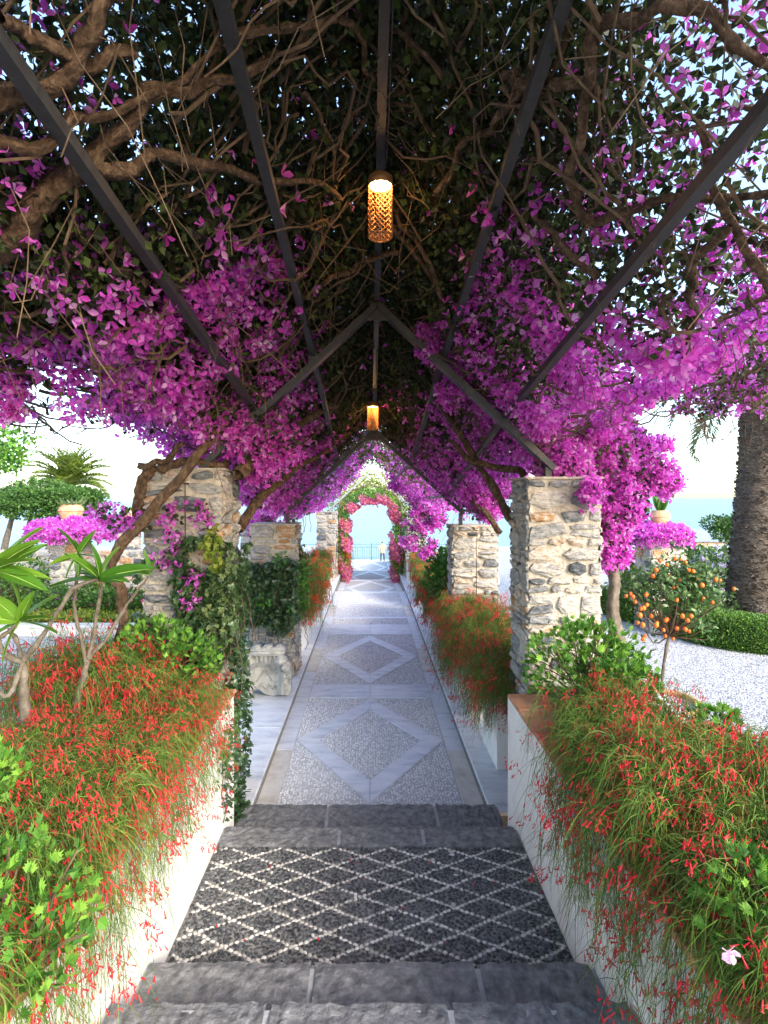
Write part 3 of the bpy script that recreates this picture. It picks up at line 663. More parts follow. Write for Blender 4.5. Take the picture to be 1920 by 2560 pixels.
# cascades placed where they hang
def cascade(lst, nf, nl=.35, sc=1):
    for (px, py, d, rp) in lst:
        if px < 300 and py > 880: rp *= .7
        if 1060 < px < 1400 and py < 1080 and d < 5: d += .3
        c = P(px, py, d); r_ = rp/F*d; n = int(nf * (r_/.2)**2)
        sub = blob_verts(max(4, n//22), c, (r_, r_*.9, r_))
        idx = rng.integers(0, len(sub), n); q = sub[idx] + rng.normal(0, .035, (n, 3)); addflower(q, .028*sc, .045*sc)
        addleaf(blob_verts(int(n*nl), c, (r_*1.1, r_, r_*1.1)))
cascade([(1130,800,4.3,70),(1180,900,4.4,80),(1150,690,4.1,70),(1230,620,4.0,70),(1260,760,4.4,80),(1300,880,4.6,85),(1280,980,4.5,85),(1370,960,4.8,85),(1340,1060,4.6,85),(1430,1060,4.9,85),(1400,1150,4.6,60),
         (1480,1120,4.9,80),(1530,1180,5.0,75),(1600,1180,5.0,55),(1660,1200,5.0,35),(1550,1260,4.9,65),(1520,1320,4.9,50),(1530,1385,4.9,32),(1450,900,5,70),(1390,820,4.9,80),(1330,740,4.7,80),(1310,640,4.5,70),
         (1570,1120,5.1,55),(1655,1108,5.2,16),(1490,1030,5.0,75),(1230,1060,5.4,50),(1200,1000,6.4,70),(1170,1100,6.8,80),(1240,1180,6.9,60),(1210,1250,7.0,50),(1480,1230,4.3,26),(1080,860,4.2,45),(1150,960,4.6,60),(1210,700,4.2,70),(1290,560,4.0,60),(1420,1000,4.9,85),(1500,1080,5,80),(1440,960,5,80)], 1250)
cascade([(650,1030,4.6,75),(690,1110,4.7,60),(660,1160,4.7,45),(560,980,4.4,85),(470,960,4.2,75),(390,950,4.0,65),(320,920,3.9,60),(420,850,4,75),(510,860,4.2,75),(600,900,4.5,70),(640,760,4.3,85),(560,700,4,80),(470,740,4,70),
         (330,800,3.8,70),(260,850,3.7,55),(700,660,4.3,60),(110,740,3.4,90),(40,800,3.3,80),(170,800,3.4,55),(20,960,3.3,60),(30,1040,3.3,35),(60,700,3.3,70),(600,620,4.0,70),(520,560,3.6,60),(720,1000,6.0,60),(760,1100,7,60),(700,1180,6.8,45),
         (640,1240,6.9,30),(600,1100,4.5,40)], 750)
cascade([(1700,985,4.6,50),(1780,1010,4.6,40),(1850,930,4.5,60),(1760,880,4.5,70),(1880,780,4.3,80),(1700,760,4.5,70),(1800,640,4.2,80),(1480,480,4.0,60)], 110, 1.2)
cascade([(680,1230,11,40),(665,1290,11,35),(690,1350,11,28),(700,1410,10.5,22),(1050,1290,12,40),(1035,1345,12,32),(1075,1370,10,28),(1090,1300,10,30),(760,1190,13,40),(1010,1200,13,40),(730,1230,12.5,30),(1040,1240,12.5,30)], 190, 1.0, 1.3)
# smaller flowers over the ivy pillar
cascade([(430,1285,4.3,26),(500,1275,4.3,26),(430,1340,4.3,20),(410,1400,4.3,24),(520,1310,4.3,16),(455,1370,4.3,18),(480,1440,4.28,25),(475,1500,4.28,20),(480,1480,4.28,16),(290,1290,4.25,55),(330,1310,4.25,40),(260,1280,4.3,40)], 150, .9, .9)
# branches
bmb = {0: MB(), 1: MB()}
def br(side, pts, r0, r1, wob=.006, sides=9):
    q, rr_ = [], []
    for p, r_ in zip(pts, np.linspace(r0, r1, len(pts))):
        c = P(*p)
        if p[1] < 960:
            for dd in np.arange(.8, 7, .03):
                e = P(p[0], p[1], dd)
                if e[2] > float(under(e[:1], e[1])[0]) - .0: c = e; r_ = r_ * np.clip(dd/p[2], .5, 1.5); break
        q.append(c); rr_.append(r_)
    q = np.array(q); q[1:-1] = .5*q[1:-1] + .25*(q[:-2] + q[2:]); mb = MB(); barktube(mb, q, np.array(rr_)*np.where(np.array([p[1] for p in pts]) < 960, .72, 1), 12, wob=wob*2); mb.obj('branch', M['bark'], (vineL, vineR)[side], smooth=True)
trunkL = MB(); barktube(trunkL, [P(300,1800,4.12), P(296,1617,4.12), P(306,1500,4.12), P(276,1400,4.1), P(347,1312,4.12), P(430,1215,4.15), P(528,1100,4.2), P(560,1010,4.3), P(520,930,4.3)], [.045,.04,.036,.038,.04,.036,.034,.03,.026], 14, sub=12, wob=.01, ridge=.1); trunkL.obj('trunk', M['bark'], vineL, smooth=True)
trunkR = MB(); barktube(trunkR, [(2.19,5.0,.1), P(1545,1640,5.0), P(1532,1500,5.0), P(1525,1400,5.0), P(1500,1300,5.05), P(1480,1200,5.1), P(1400,1100,5.1), P(1300,1000,5.0)], [.07,.06,.052,.05,.045,.045,.04,.035], 14, sub=12, wob=.01, ridge=.09); trunkR.obj('trunk', M['bark_grey'], vineR, smooth=True)
br(0, [(-40,640,2.2),(90,540,2.3),(230,420,2.4),(330,340,2.5),(430,250,2.6),(560,170,2.8),(700,120,3)], .075, .035, .008)
br(0, [(240,430,2.4),(330,400,2.5),(430,380,2.7),(540,440,3),(660,460,3.2),(760,440,3.4),(850,510,3.6)], .05, .02)
br(0, [(-40,300,2.0),(80,240,2.1),(180,160,2.2),(270,60,2.3),(330,-40,2.4)], .055, .035)
br(0, [(0,40,1.9),(70,120,2.0),(120,145,2.1),(240,145,2.2),(360,150,2.3)], .035, .03)
br(0, [(-30,360,2.2),(140,350,2.3),(260,290,2.5),(420,240,2.7),(560,110,2.8)], .04, .02)
br(0, [(600,90,2.4),(720,40,2.5),(830,30,2.7),(900,60,2.8),(930,150,2.9),(940,210,3)], .03, .018)
br(0, [(760,240,3.2),(800,300,3.3),(830,380,3.4),(850,470,3.5)], .018, .012)
br(0, [(1000,640,4.6),(960,640,4.5),(880,660,4.4),(800,700,4.3),(740,760,4.4),(720,850,4.5),(690,900,4.6)], .03, .02)
br(0, [(590,1190,4.5),(680,1100,4.9),(760,1060,5.4),(860,1000,6.2),(900,900,6.6)], .05, .02)
br(0, [(600,1320,5.2),(640,1250,5.4),(720,1180,6),(800,1130,6.8),(880,1080,7)], .045, .02)
br(0, [(330,1320,4.45),(345,1240,4.4),(350,1170,4.4),(400,1180,4.4),(460,1150,4.4),(560,1160,4.45)], .05, .028)
br(0, [(350,1165,4.35),(380,1165,4.3),(430,1140,4.3),(460,1110,4.3)], .03, .02)
br(0, [(560,1180,4.6),(590,1120,4.7),(600,1040,4.8),(560,960,4.8),(480,930,4.6)], .03, .02)
br(1, [(1500,700,3.2),(1420,640,3.1),(1360,560,3.0),(1340,540,2.9)], .03, .02)
br(1, [(1920,480,3.0),(1800,530,3.2),(1640,490,3.1),(1560,540,3.0),(1480,570,2.9),(1440,530,2.8),(1430,460,2.8),(1440,350,2.7),(1500,230,2.6),(1500,60,2.4)], .03, .035)
br(1, [(1500,250,2.6),(1430,170,2.6),(1350,200,2.7),(1300,210,2.8),(1240,200,3)], .04, .03)
br(1, [(1500,60,2.4),(1600,20,2.5),(1750,30,2.6),(1900,100,2.7),(1990,260,2.8)], .04, .03)
br(1, [(1960,150,2.6),(1900,200,2.7),(1860,110,2.6),(1800,-20,2.5)], .016, .014)
br(1, [(1990,780,3.6),(1890,700,3.6),(1850,600,3.5),(1820,500,3.4),(1780,430,3.3),(1740,300,3.0)], .045, .03)
br(1, [(1700,900,4.0),(1720,840,4.0),(1760,790,3.9),(1730,720,3.8),(1720,620,3.7),(1820,560,3.5)], .035, .04)
br(1, [(1180,900,4.8),(1080,700,4.4),(1060,620,4.2),(1000,560,4.0),(960,500,3.8),(930,470,3.6)], .03, .02)
br(1, [(960,520,3.9),(990,600,4.1),(1060,640,4.3),(1100,730,4.6)], .03, .025)
br(1, [(1090,480,3.4),(1140,360,3.2),(1200,350,3.2),(1260,270,3.1),(1300,220,3)], .03, .03)
br(1, [(1130,210,3),(1080,120,3.0),(1010,90,3),(960,60,2.9)], .025, .015)
br(1, [(1280,1300,5.3),(1240,1220,5.4),(1180,1130,5.5),(1090,1000,5.5),(1060,900,5.2)], .045, .02)
br(1, [(1400,1150,4.9),(1330,1080,4.9),(1240,940,4.9),(1160,820,4.8),(1120,760,4.6)], .04, .02)
br(1, [(1250,1330,6.6),(1200,1260,6.8),(1140,1210,7),(1060,1120,7.2),(1000,1060,7.2)], .035, .02)
br(1, [(1310,1190,5.0),(1300,1160,5.0),(1240,1180,5.1),(1180,1160,5.2),(1120,1100,5.4)], .04, .02)
# tangle of small wood under the leaves
for side, v in ((0, vineL), (1, vineR)):
    n = 800; k = 9
    x = rng.uniform(-4 if side == 0 else RX, RX if side == 0 else 4, n); y = rng.uniform(.5, 12.5, n); kk = wing_ok(x, y) & ((np.abs(x) < 1.5) | (y < 5)); x, y = x[kk], y[kk]; n = len(x)
    a = rng.uniform(0, 2*np.pi, n); st = rng.uniform(.05, .14, n); pts = np.zeros((n, k, 3)); off = rng.uniform(-.02, .12, n)
    for i in range(k):
        pts[:, i] = np.stack([x, y, under(x, y) + off], 1); a += rng.normal(0, .5, n); x = x + np.cos(a)*st; y = y + np.sin(a)*st; off += rng.normal(0, .035, n); off = np.clip(off, -.08, .3)
    mb = MB(); r0 = rng.uniform(.003, .013, n); tubes(mb, pts, r0[:, None] * np.linspace(1, .5, k)[None], 4)
    # hanging fine twigs
    n2 = 1500; x = rng.uniform(-4 if side == 0 else RX, RX if side == 0 else 4, n2); y = rng.uniform(.8, 8, n2); kk = wing_ok(x, y); x, y = x[kk], y[kk]; n2 = len(x)
    st = np.stack([x, y, under(x, y) + .15], 1); dv_ = rng.normal(0, 1, (n2, 3)) * .2 + np.array([0, 0, -.22]); t = np.linspace(0, 1, 5)[None, :, None]
    tubes(mb, st[:, None] + dv_[:, None]*t + rng.normal(0, .02, (n2, 5, 3)), np.full((n2, 5), .0022), 3)
    stuff(mb.obj('twigs', M['twig'], v))
    stuff(fol[side].obj('foliage', M['leaf_dark'], v)); stuff(flo[side].obj('flowers', M['bract'], v))

# ------------------------------------------------------------------ firecracker plants
TV = []; 
for i, (yy, rr) in enumerate(((0, .05), (.5, .1), (.85, .1), (1.0, .2))):
    for j in range(5): TV.append((rr*math.cos(j*1.2566), yy, rr*math.sin(j*1.2566)))
TV = np.array(TV); TF = np.array([(i*5+j, i*5+(j+1) % 5, (i+1)*5+(j+1) % 5, (i+1)*5+j) for i in range(3) for j in range(5)])
def fire_mesh(seed, n=440, drape=.4, H=.42, flower=2000, red='fire_red', spread=1.0, stemw=.0013, fsz=1.0):
    """local frame: rooted round the origin, hanging towards +X"""
    global rng; keep = rng; rng = np.random.default_rng(seed)
    k = 9; t = np.linspace(0, 1, k)
    az = np.where(rng.random(n) < .76, rng.normal(0, .85, n), rng.uniform(-np.pi, np.pi, n))
    fwd = np.clip(np.cos(az), -.4, 1)
    Rr = rng.uniform(.16, .43, n)*spread*(.85 + .08*fwd); h = rng.uniform(.45, 1.0, n)*H; drop = np.where(fwd > .2, rng.uniform(.0, 1, n)*drape*fwd, .1)
    base = np.stack([rng.uniform(-.28, .12, n), rng.uniform(-.26, .26, n), np.zeros(n)], 1)
    zz = (h[:, None] + .0)*np.sin(np.pi*np.minimum(t*1.15, 1)[None]*.62)*1.05 - (h + drop)[:, None]*np.clip(t-.35, 0, 1)[None]**1.7*2.0
    rad = Rr[:, None]*(1-(1-t[None])**1.7)
    pts = base[:, None] + np.stack([np.cos(az)[:, None]*rad, np.sin(az)[:, None]*rad, zz], -1) + rng.normal(0, .006, (n, k, 3))
    pts[..., 2] = np.where(pts[..., 2] < -.22, -.22 + (pts[..., 2]+.22)*.3, pts[..., 2]); pts[..., 2] = np.where((pts[..., 0] < .22) & (pts[..., 2] < .02), .02, pts[..., 2])
    mb = MB(); tubes(mb, pts, np.full((n, k), stemw)*np.linspace(1.3, .6, k)[None], 3)
    # side branchlets
    m_ = n*20; si = rng.integers(0, n, m_); ti = rng.uniform(1.5, k-1.01, m_); i0 = ti.astype(int); fr = (ti-i0)[:, None]
    st = pts[si, i0]*(1-fr) + pts[si, i0+1]*fr; td = norm(pts[si, i0+1]-pts[si, i0]); dr = norm(td*1.0 + rng.normal(0, .55, (m_, 3)))
    L = rng.uniform(.05, .17, m_)[:, None]; tt = np.linspace(0, 1, 4)
    bp = st[:, None] + dr[:, None]*(L*tt[None])[..., None] + np.stack([np.zeros((m_, 4)), np.zeros((m_, 4)), -(L*.55)*tt[None]**2], -1)
    ribbons(mb, bp, rng.uniform(.0008, .0014, m_)*(stemw/.0013))
    mb.add(*(lambda a: (a[0], a[1]))((np.zeros((0, 3)), np.zeros((0, 3), int)))) if False else None
    # flowers towards the ends
    mf = MB(); wgt = np.clip(.35 + .6*ti/k + .8*np.clip(bp[:, 3, 2], -.3, .35) - .5*np.clip(-bp[:, 3, 2] - .08, 0, 1), .02, 3)**2.5; c = rng.choice(m_, flower//8, p=wgt/wgt.sum()); idx = np.repeat(c, 13)
    pp = bp[idx, 3] + rng.normal(0, .022, (len(idx), 3)); D = norm(rng.normal(0, .45, (len(idx), 3)) + np.array([.35, 0, -.9]))
    s = np.stack([rng.uniform(.7, 1.2, len(idx))*.0215*fsz]*3, 1); scatter(mf, TV, TF, pp, D, s)
    r1 = mb.mesh('stems', M['fire_stem']); r2 = mf.mesh('blossoms', M[red]); rng = keep; return r1, r2
FM = [fire_mesh(50), fire_mesh(51, flower=3900, drape=.5), fire_mesh(52, flower=2600, H=.48), fire_mesh(53, flower=2900, H=.36, drape=.6)]
FO = [fire_mesh(60, n=200, red='fire_orange', flower=1500, stemw=.0024, fsz=1.6), fire_mesh(61, n=200, red='fire_red', flower=1900, stemw=.0024, fsz=1.5)]
def fire(label, loc, rz, s=1.0, k=0, fm=None, group='red flowering firecracker shrubs'):
    r1, r2 = (fm or FM)[k % len(fm or FM)]
    root = tag(link('firecracker_shrub', None, None, loc), label, 'shrub', group)
    root.rotation_euler = (0, 0, rz); root.scale = (s*random.uniform(.9, 1.08), s*random.uniform(.85, 1.1), s*random.uniform(.82, 1.2))
    for nm, me in (('stems', r1), ('blossoms', r2)):
        o = bpy.data.objects.new(nm, me); col.objects.link(o); o.parent = root; o['kind'] = 'stuff'
LFT = 0; RGT = math.pi
lf = [(-1.2,1.45,1.1,1.0,3),(-1.2,1.85,1.12,1.05,1),(-1.22,2.2,1.12,1.0,0),(-1.2,2.6,1.12,1.05,1),(-1.22,3.0,1.12,1.0,3),(-1.2,3.4,1.12,.95,1),(-1.6,1.9,1.1,1.0,2),(-1.6,2.5,1.08,1.0,1),(-1.65,3.1,1.08,.9,1),(-1.9,2.3,1.0,1.0,1),(-1.95,2.9,.95,.95,1),(-1.85,3.7,1.12,1.1,1),(-1.55,3.5,1.08,.95,1)]
lt = ['nearest the viewer on the left wall', 'just behind the bottom left geranium', 'above the left end of the pebble landing', 'thick with red tubes over the middle of the left wall', 'hanging over the white wall beside the pebbles', 'beside the bare terracotta tiles on the left wall',
      'in the second row at the far left edge', 'in the second row under the frangipani leaves', 'in the second row below the slanting frangipani stems', 'at the outer edge of the left bed', 'at the outer edge of the left bed near the frangipani foot', 'rising against the diagonal vine trunk', 'in front of the green geranium by the ivy pillar']
for (x, y, z, s, k), tx in zip(lf, lt): fire('red firecracker shrub ' + tx, (x - .06, y, z), LFT + random.uniform(-.3, .3), s*random.uniform(.9, 1.15), k)
rf = [(1.22,1.45,1.1,1.0,3),(1.22,1.85,1.12,1.0,1),(1.25,2.25,1.12,1.05,2),(1.22,2.6,1.12,1.0,3),(1.25,3.0,1.12,.9,0),(1.65,1.8,1.12,1.1,2),(1.65,2.35,1.1,1.0,0),(1.55,3.0,1.0,.88,2),(1.95,2.3,1.1,1.1,1),(1.85,2.8,.95,.8,0),(1.45,3.2,1.05,.9,2),(1.9,3.8,.7,.7,1)]
rt = ['in the bottom right corner', 'behind the pale pink flower on the right', 'trailing down the white wall beside the lower pebbles', 'trailing darkest over the right white wall', 'with a thin strand over the right wall tiles', 'in the second row above the bottom right geranium',
      'with long yellow green shoots in the right bed', 'in the second row below the right geranium', 'at the right frame edge', 'in front of the kumquat pot', 'between the right geranium and the wall', 'just left of the terracotta pot rim']
for (x, y, z, s, k), tx in zip(rf, rt): fire('red firecracker shrub ' + tx, (x + .06, y, z), RGT + random.uniform(-.3, .3), s, k)
# low planter walls further along with shrubs
def planter(x0, x1, y0, y1, z1, label):
    root = thing('planter_wall', label, 'planter', ((x0+x1)/2, (y0+y1)/2, .08), 'low rendered planters between pillars')
    mb = MB(); box(mb, x0, x1, y0, y1, .082, z1); mb.obj('body', M['white'], root)
    mb = MB(); bevbox(mb, x0-.015, x1+.015, y0-.015, y1+.015, z1+.001, z1+.03, .006); mb.obj('coping', M['marble_warm'], root)
planter(1.15, 1.8, 5.0, 5.6, .72, 'white planter right behind the bare stone pillar'); planter(1.12, 1.8, 6.2, 7.55, .72, 'white planter in front of the second right pillar')
planter(1.12, 1.8, 8.2, 11.9, .75, 'long white planter right of the path past the second pillar'); planter(-1.75, -1.08, 8.2, 11.9, .75, 'long white planter left of the path past the second pillar')
planter(1.12, 1.8, 12.6, 16.9, .7, 'white planter on the right before the far arch'); planter(-1.75, -1.08, 12.6, 16.9, .7, 'white planter on the left before the far arch')
planter(1.12, 1.8, 17.7, 24, .5, 'white planter right of the lower path'); planter(-1.75, -1.08, 17.7, 24, .5, 'white planter left of the lower path')
fire('trailing firecracker shrub hanging to the floor behind the bare right pillar', (1.35, 5.1, .78), RGT, 1.05, 3)
fire('firecracker shrub beside the hanging one behind the bare right pillar', (1.4, 5.45, .78), RGT, 1.15, 1)
fire('bright red firecracker shrub in front of the second right pillar', (1.35, 6.4, .78), RGT, 1.2, 1); fire('red firecracker shrub left against the second right pillar', (1.38, 7.0, .78), RGT, 1.2, 3)
fire('firecracker shrub low beside the second right pillar foot', (1.35, 7.4, .78), RGT, 1.2, 1)
far = [(1.35,8.6),(1.35,9.3),(1.35,10.0),(1.35,10.7),(1.35,11.4),(1.35,13.2),(1.35,14.4)]
for i, (x, y) in enumerate(far): fire('orange red shrub spilling over the long right planter, number of plants behind the second pillar varies' if False else 'orange red shrub, %s along the right planters past the second pillar' % ['first','second','third','fourth','fifth','sixth','seventh'][i], (x, y, .8), RGT, (.95, 1.3, 1.0, 1.35, 1.1, 1.0, 1.0)[i], i, FO)
for i, y in enumerate((8.6, 9.3, 10.0, 10.7, 11.4, 13.2, 14.4)): fire('orange red shrub, %s along the left planters past the ivy pillar' % ['first','second','third','fourth','fifth','sixth','seventh'][i], (-1.33, y, .8), LFT, (.9, 1.3, 1.05, 1.35, 1.1, 1.0, 1.0)[i], i+1, FO)
for i, y in enumerate((18.2, 19.3, 20.5)):
    fire('orange shrub, %s under the left leg of the far arch' % ['first','second','third'][i], (-1.2, y, .55), LFT, 1.3, 0, FO); fire('orange shrub, %s under the right leg of the far arch' % ['first','second','third'][i], (1.25, y, .55), RGT, 1.3, 0, FO)

# ------------------------------------------------------------------ leafy mounds (geranium, lush bushes, ivy)
def lobed(k=7):
    V = [(0, 0, 0)]; 
    for i in range(2*k+1):
        a = R(-125 + 250*i/(2*k)); rr = (1.0 if i % 2 else .42) * (1 - .12*abs(a)) * (1.1 if i % 4 == 1 else .9); V.append((math.sin(a)*rr*.55, .45 + math.cos(a)*rr*.55, .12*(i % 2) + .05))
    return np.array(V), np.array([(0, i, i+1) for i in range(1, 2*k+1)])
GV, GF = lobed(7)
def ivyleaf():
    pts = [(0,0,0), (.25,-.12,.04), (.5,.1,.03), (.3,.35,.05), (.38,.62,.02), (.12,.65,.04), (0,1,-.04), (-.12,.65,.04), (-.38,.62,.02), (-.3,.35,.05), (-.5,.1,.03), (-.25,-.12,.04)]
    V = np.array(pts + [(0,.3,-.03)]); return V, np.array([(12, i, (i+1) % 12) for i in range(12)])
IV, IF = ivyleaf()
def mound(label, name, cat, c, r, n, tv, tf, m_, s0, s1, up=.5, lobes=6, stems=True, group=None, flowers=None, solid=.72):
    c = np.array(c, float); r = np.array(r, float)
    root = thing(name, label, cat, (c[0], c[1], c[2]-r[2]), group)
    cs = [(c, r)] + [(c + norm(rng.normal(size=3))*r*.55, r*rng.uniform(.35, .6)) for _ in range(lobes)]
    P_, D_ = [], []
    for (cc, rr) in cs:
        m = max(4, int(n * (rr[0]/r[0])**2 / (1 + lobes*.23))); v = norm(rng.normal(size=(m, 3)))
        P_.append(cc + v*rr*rng.uniform(solid, 1.08, (m, 1))); D_.append(v*.8 + rng.normal(0, .5, (m, 3)) + np.array([0, 0, up]))
    P_ = np.vstack(P_); D_ = np.vstack(D_); mb = MB(); scatter(mb, tv, tf, P_, D_, rng.uniform(s0, s1, len(P_)), roll=rng.normal(0, .7, len(P_)))
    stuff(mb.obj('foliage', M[m_], root))
    if stems:
        mb = MB(); m = max(12, n//25); e = P_[rng.integers(0, len(P_), m)]; b0 = c + np.array([0, 0, -r[2]]) + rng.normal(0, .12, (m, 3))*r*[1,1,0]; t = np.linspace(0, 1, 5)[None, :, None]
        tubes(mb, b0[:, None]*(1-t) + e[:, None]*t + np.concatenate([np.zeros((m, 5, 2)), (np.sin(np.pi*np.linspace(0, 1, 5))*r[2]*.2)[None, :, None]*np.ones((m, 1, 1))], 2), np.full((m, 5), .003 + .01*r[0]*.3), 4)
        mb.obj('stems', M['twig'], root)
    if flowers:
        fm, fn, fs = flowers; idx = rng.integers(0, len(P_), fn//6 + 1).repeat(6); mb = MB(); q = c + (P_[idx]-c)*1.04 + rng.normal(0, fs*.9, (len(idx), 3)); scatter(mb, bt_v, bt_f, q, D_[idx] + rng.normal(0, .4, (len(idx), 3)), np.full(len(idx), fs))
        stuff(mb.obj('flowers', M[fm], root))
    return root
G = 'geraniums growing in the wall beds'
mound('large scented geranium spreading from the bottom left corner', 'geranium', 'plant', (-1.06,1.58,1.33), (.25,.2,.24), 1100, GV, GF, 'gera', .028, .05, group=G)
mound('small bright geranium tuft at the left frame edge', 'geranium', 'plant', (-1.42,2.0,1.52), (.16,.14,.14), 260, GV, GF, 'gera', .03, .055, group=G)
mound('light green geranium before the foot of the ivy pillar', 'geranium', 'plant', (-1.48,3.85,1.38), (.38,.28,.3), 900, GV, GF, 'gera', .035, .065, group=G)
mound('big light green geranium at the foot of the bare right pillar', 'geranium', 'plant', (1.46,3.72,1.4), (.42,.32,.32), 1300, GV, GF, 'gera', .035, .07, group=G)
mound('light green geranium to the right of the big one before the pot', 'geranium', 'plant', (1.6,3.5,1.32), (.22,.22,.2), 420, GV, GF, 'gera', .035, .065, group=G)
mound('geranium with a pale pink bloom in the bottom right corner', 'geranium', 'plant', (1.14,1.58,1.36), (.18,.18,.15), 520, GV, GF, 'gera', .028, .048, group=G)
mound('small bright geranium tuft between red flowers before the gravel', 'geranium', 'plant', (1.72,2.75,1.4), (.13,.12,.1), 130, GV, GF, 'gera', .04, .06, group=G)
# pale pink bloom
c = P(1822, 2380, 1.33); mb = MB(); a = np.arange(5)/5*2*np.pi
for t0, s0_ in ((0, .024), (.6, .018)):
    D = np.stack([np.cos(a+t0), -np.full(5, .5), np.sin(a+t0)], 1); scatter(mb, np.array([(0,0,0),(.42,.5,.1),(.25,1,.02),(-.25,1,.02),(-.42,.5,.1)]), np.array([(0,1,2),(0,2,3),(0,3,4)]), np.tile(c, (5, 1)) + [0, 0, -.01*t0], D, np.full(5, s0_), roll=np.zeros(5))
M['pink'] = mat('pale_pink_petal', [(.75,.45,.6), (.8,.6,.72)], src='island', rough=.6, transl=.3)
tag(mb.obj('geranium_bloom', M['pink']), 'single pale pink bloom among green leaves at the bottom right', 'flower')

# lush bushes beside far planters
B = 'green bushes beside the walk'
mound('fresh green bush left of the path on the long planter', 'green_bush', 'bush', (-1.25,8.6,1.36), (.32,.5,.34), 1500, LV, LF, 'lush', .05, .09, group=B)
mound('bright green bush right of the path on the long planter', 'green_bush', 'bush', (1.3,8.6,1.34), (.42,.5,.4), 2200, LV, LF, 'lush', .05, .09, group=B)
# ivy
def ivy(label, parts, group='ivy growing on the stone pillars', loc=(0,0,0), singles=None):
    root = thing('ivy', label, 'climbing plant', loc, group)
    acc = {}
    for (m_, pos, D, s) in parts:
        acc.setdefault(m_, MB()); scatter(acc[m_], IV, IF, pos, D, s, roll=rng.normal(0, .5, len(pos)))
    for m_, mb in acc.items(): stuff(mb.obj('foliage', M[m_], root))
    mb = MB(); allp = np.vstack([p[1] for p in parts]); idx = rng.integers(0, len(allp), 60)
    for i in idx:
        p = allp[i]; q = [p]; 
        for _ in range(5): q.append(q[-1] + np.array([random.gauss(0, .03), random.gauss(0, .012), -.1]))
        q = [a for a in q if a[2] > .05]
        if len(q) > 1: tube(mb, q, .0035, 4)
    stuff(mb.obj('vine_stems', M['twig'], root)); 
    if singles is not None:
        me = MB(); me.add(IV, IF); me = me.mesh('leaf', M['ivy_o']); pos, D, s = singles
        Ms = frames(D, rng.normal(0, .5, len(pos)))
        for i in range(len(pos)):
            o = link('leaf', me, root, tuple(pos[i]), Matrix(Ms[i].tolist()).to_euler(), (s[i],)*3)
    return root
def facep(n, kind, u0, u1, z0, z1, plane, keep, th=.08):
    u = rng.uniform(u0, u1, n); z = rng.uniform(z0, z1, n); k = keep(u, z); u, z = u[k], z[k]; o = rng.uniform(.02, th, len(u))
    if kind == 'f': pos = np.stack([u, plane - o, z], 1); D = norm(rng.normal(0, .5, (len(u), 3)) + [0, -.35, -.8])
    else: pos = np.stack([plane + (o if kind == 'r' else -o), u, z], 1); D = norm(rng.normal(0, .5, (len(u), 3)) + [.35 if kind == 'r' else -.35, 0, -.8])
    return pos, D, rng.uniform(.035, .065, len(u))
n1 = lambda u, z: (vnoise(u, z, 9, 71) > -.4 - .9*(u + 1.45) - .25*(1.5-z).clip(-1, .6)) & (z < 2.25 + .5*(u+1.4))
q1 = facep(4400, 'f', -1.84, -1.15, .3, 2.25, 4.39, n1, .1)
qs = facep(900, 'f', -1.84, -1.15, .8, 2.1, 4.34, lambda u, z: vnoise(u, z, 9, 71) > .1 - .8*(u+1.45), .07); qs = tuple(a[:285] for a in qs); qs = (qs[0], qs[1], qs[2]*1.15)
q2 = facep(2600, 'f', -1.3, -1.05, .05, 2.2, 4.36, lambda u, z: (np.abs(u + 1.18 - .04*np.sin(z*4)) < .08 + .05*np.sin(z*2.3+1)**2) & (vnoise(u, z, 10, 75) > -.7), .14)
q3 = facep(1200, 'r', 4.3, 4.95, .1, 2.25, -1.15, lambda u, z: vnoise(u, z, 8, 72) > -.5, .09)
q4 = facep(260, 'f', -1.32, -1.08, 1.95, 2.35, 4.34, lambda u, z: (vnoise(u, z, 14, 73) > -.1) & (z < 2.3 + .1*np.sin(u*40)) & (z > 2.0 + .15*np.sin(u*23)), .12)
heap = blob_verts(650, (-1.08, 4.12, .3), (.17, .14, .28)); hD = norm(rng.normal(0, .6, (650, 3)) + [.2, -.4, .1])
wl = blob_verts(260, (-.97, 3.75, .75), (.06, .25, .4))
ivy('dark and pale ivy climbing the left pillar and heaping at the step below it', [('ivy', *q1), ('ivy_pale', q2[0][::2], q2[1][::2], q2[2][::2]), ('ivy', q2[0][1::2], q2[1][1::2], q2[2][1::2]), ('ivy', *q3), ('ivy_yellow', *q4), ('ivy', heap, hD, rng.uniform(.03, .055, 650)), ('ivy', wl, norm(rng.normal(0, .5, (260, 3)) + [.4, 0, -.7]), rng.uniform(.025, .045, 260))], loc=(-1.2, 4.3, .2), singles=qs)
q1 = facep(6000, 'f', -1.98, -.96, .3, 1.95, 7.5, lambda u, z: (z < 1.72 + .1*vnoise(u, z*0, 12, 91)) & (z > .82 + .1*vnoise(u, z*0, 10, 92)), .28); q2 = facep(700, 'f', -1.98, -1.0, .9, 1.85, 7.25, lambda u, z: vnoise(u, z, 8, 93) > .4, .08)
q5 = blob_verts(900, (-.98, 7.75, 1.25), (.14, .3, .45))
ivy('glossy green ivy mass over the second left pillar above the carved coat of arms', [('ivy', q1[0], q1[1], q1[2]*1.15), ('lush', q2[0], q2[1], q2[2]), ('lush', q5, norm(rng.normal(0, .5, (900, 3)) + [.3, -.3, -.3]), rng.uniform(.03, .06, 900))], loc=(-1.3, 7.5, .2))
q6 = facep(900, 'f', -1.25, -.9, 1.6, 3.0, 8.3, lambda u, z: vnoise(u, z, 6, 74) > -.4, .4)
ivy('loose green vine climbing behind the second left pillar', [('ivy_pale', q6[0], q6[1], q6[2])], loc=(-1.1, 8.2, .2))

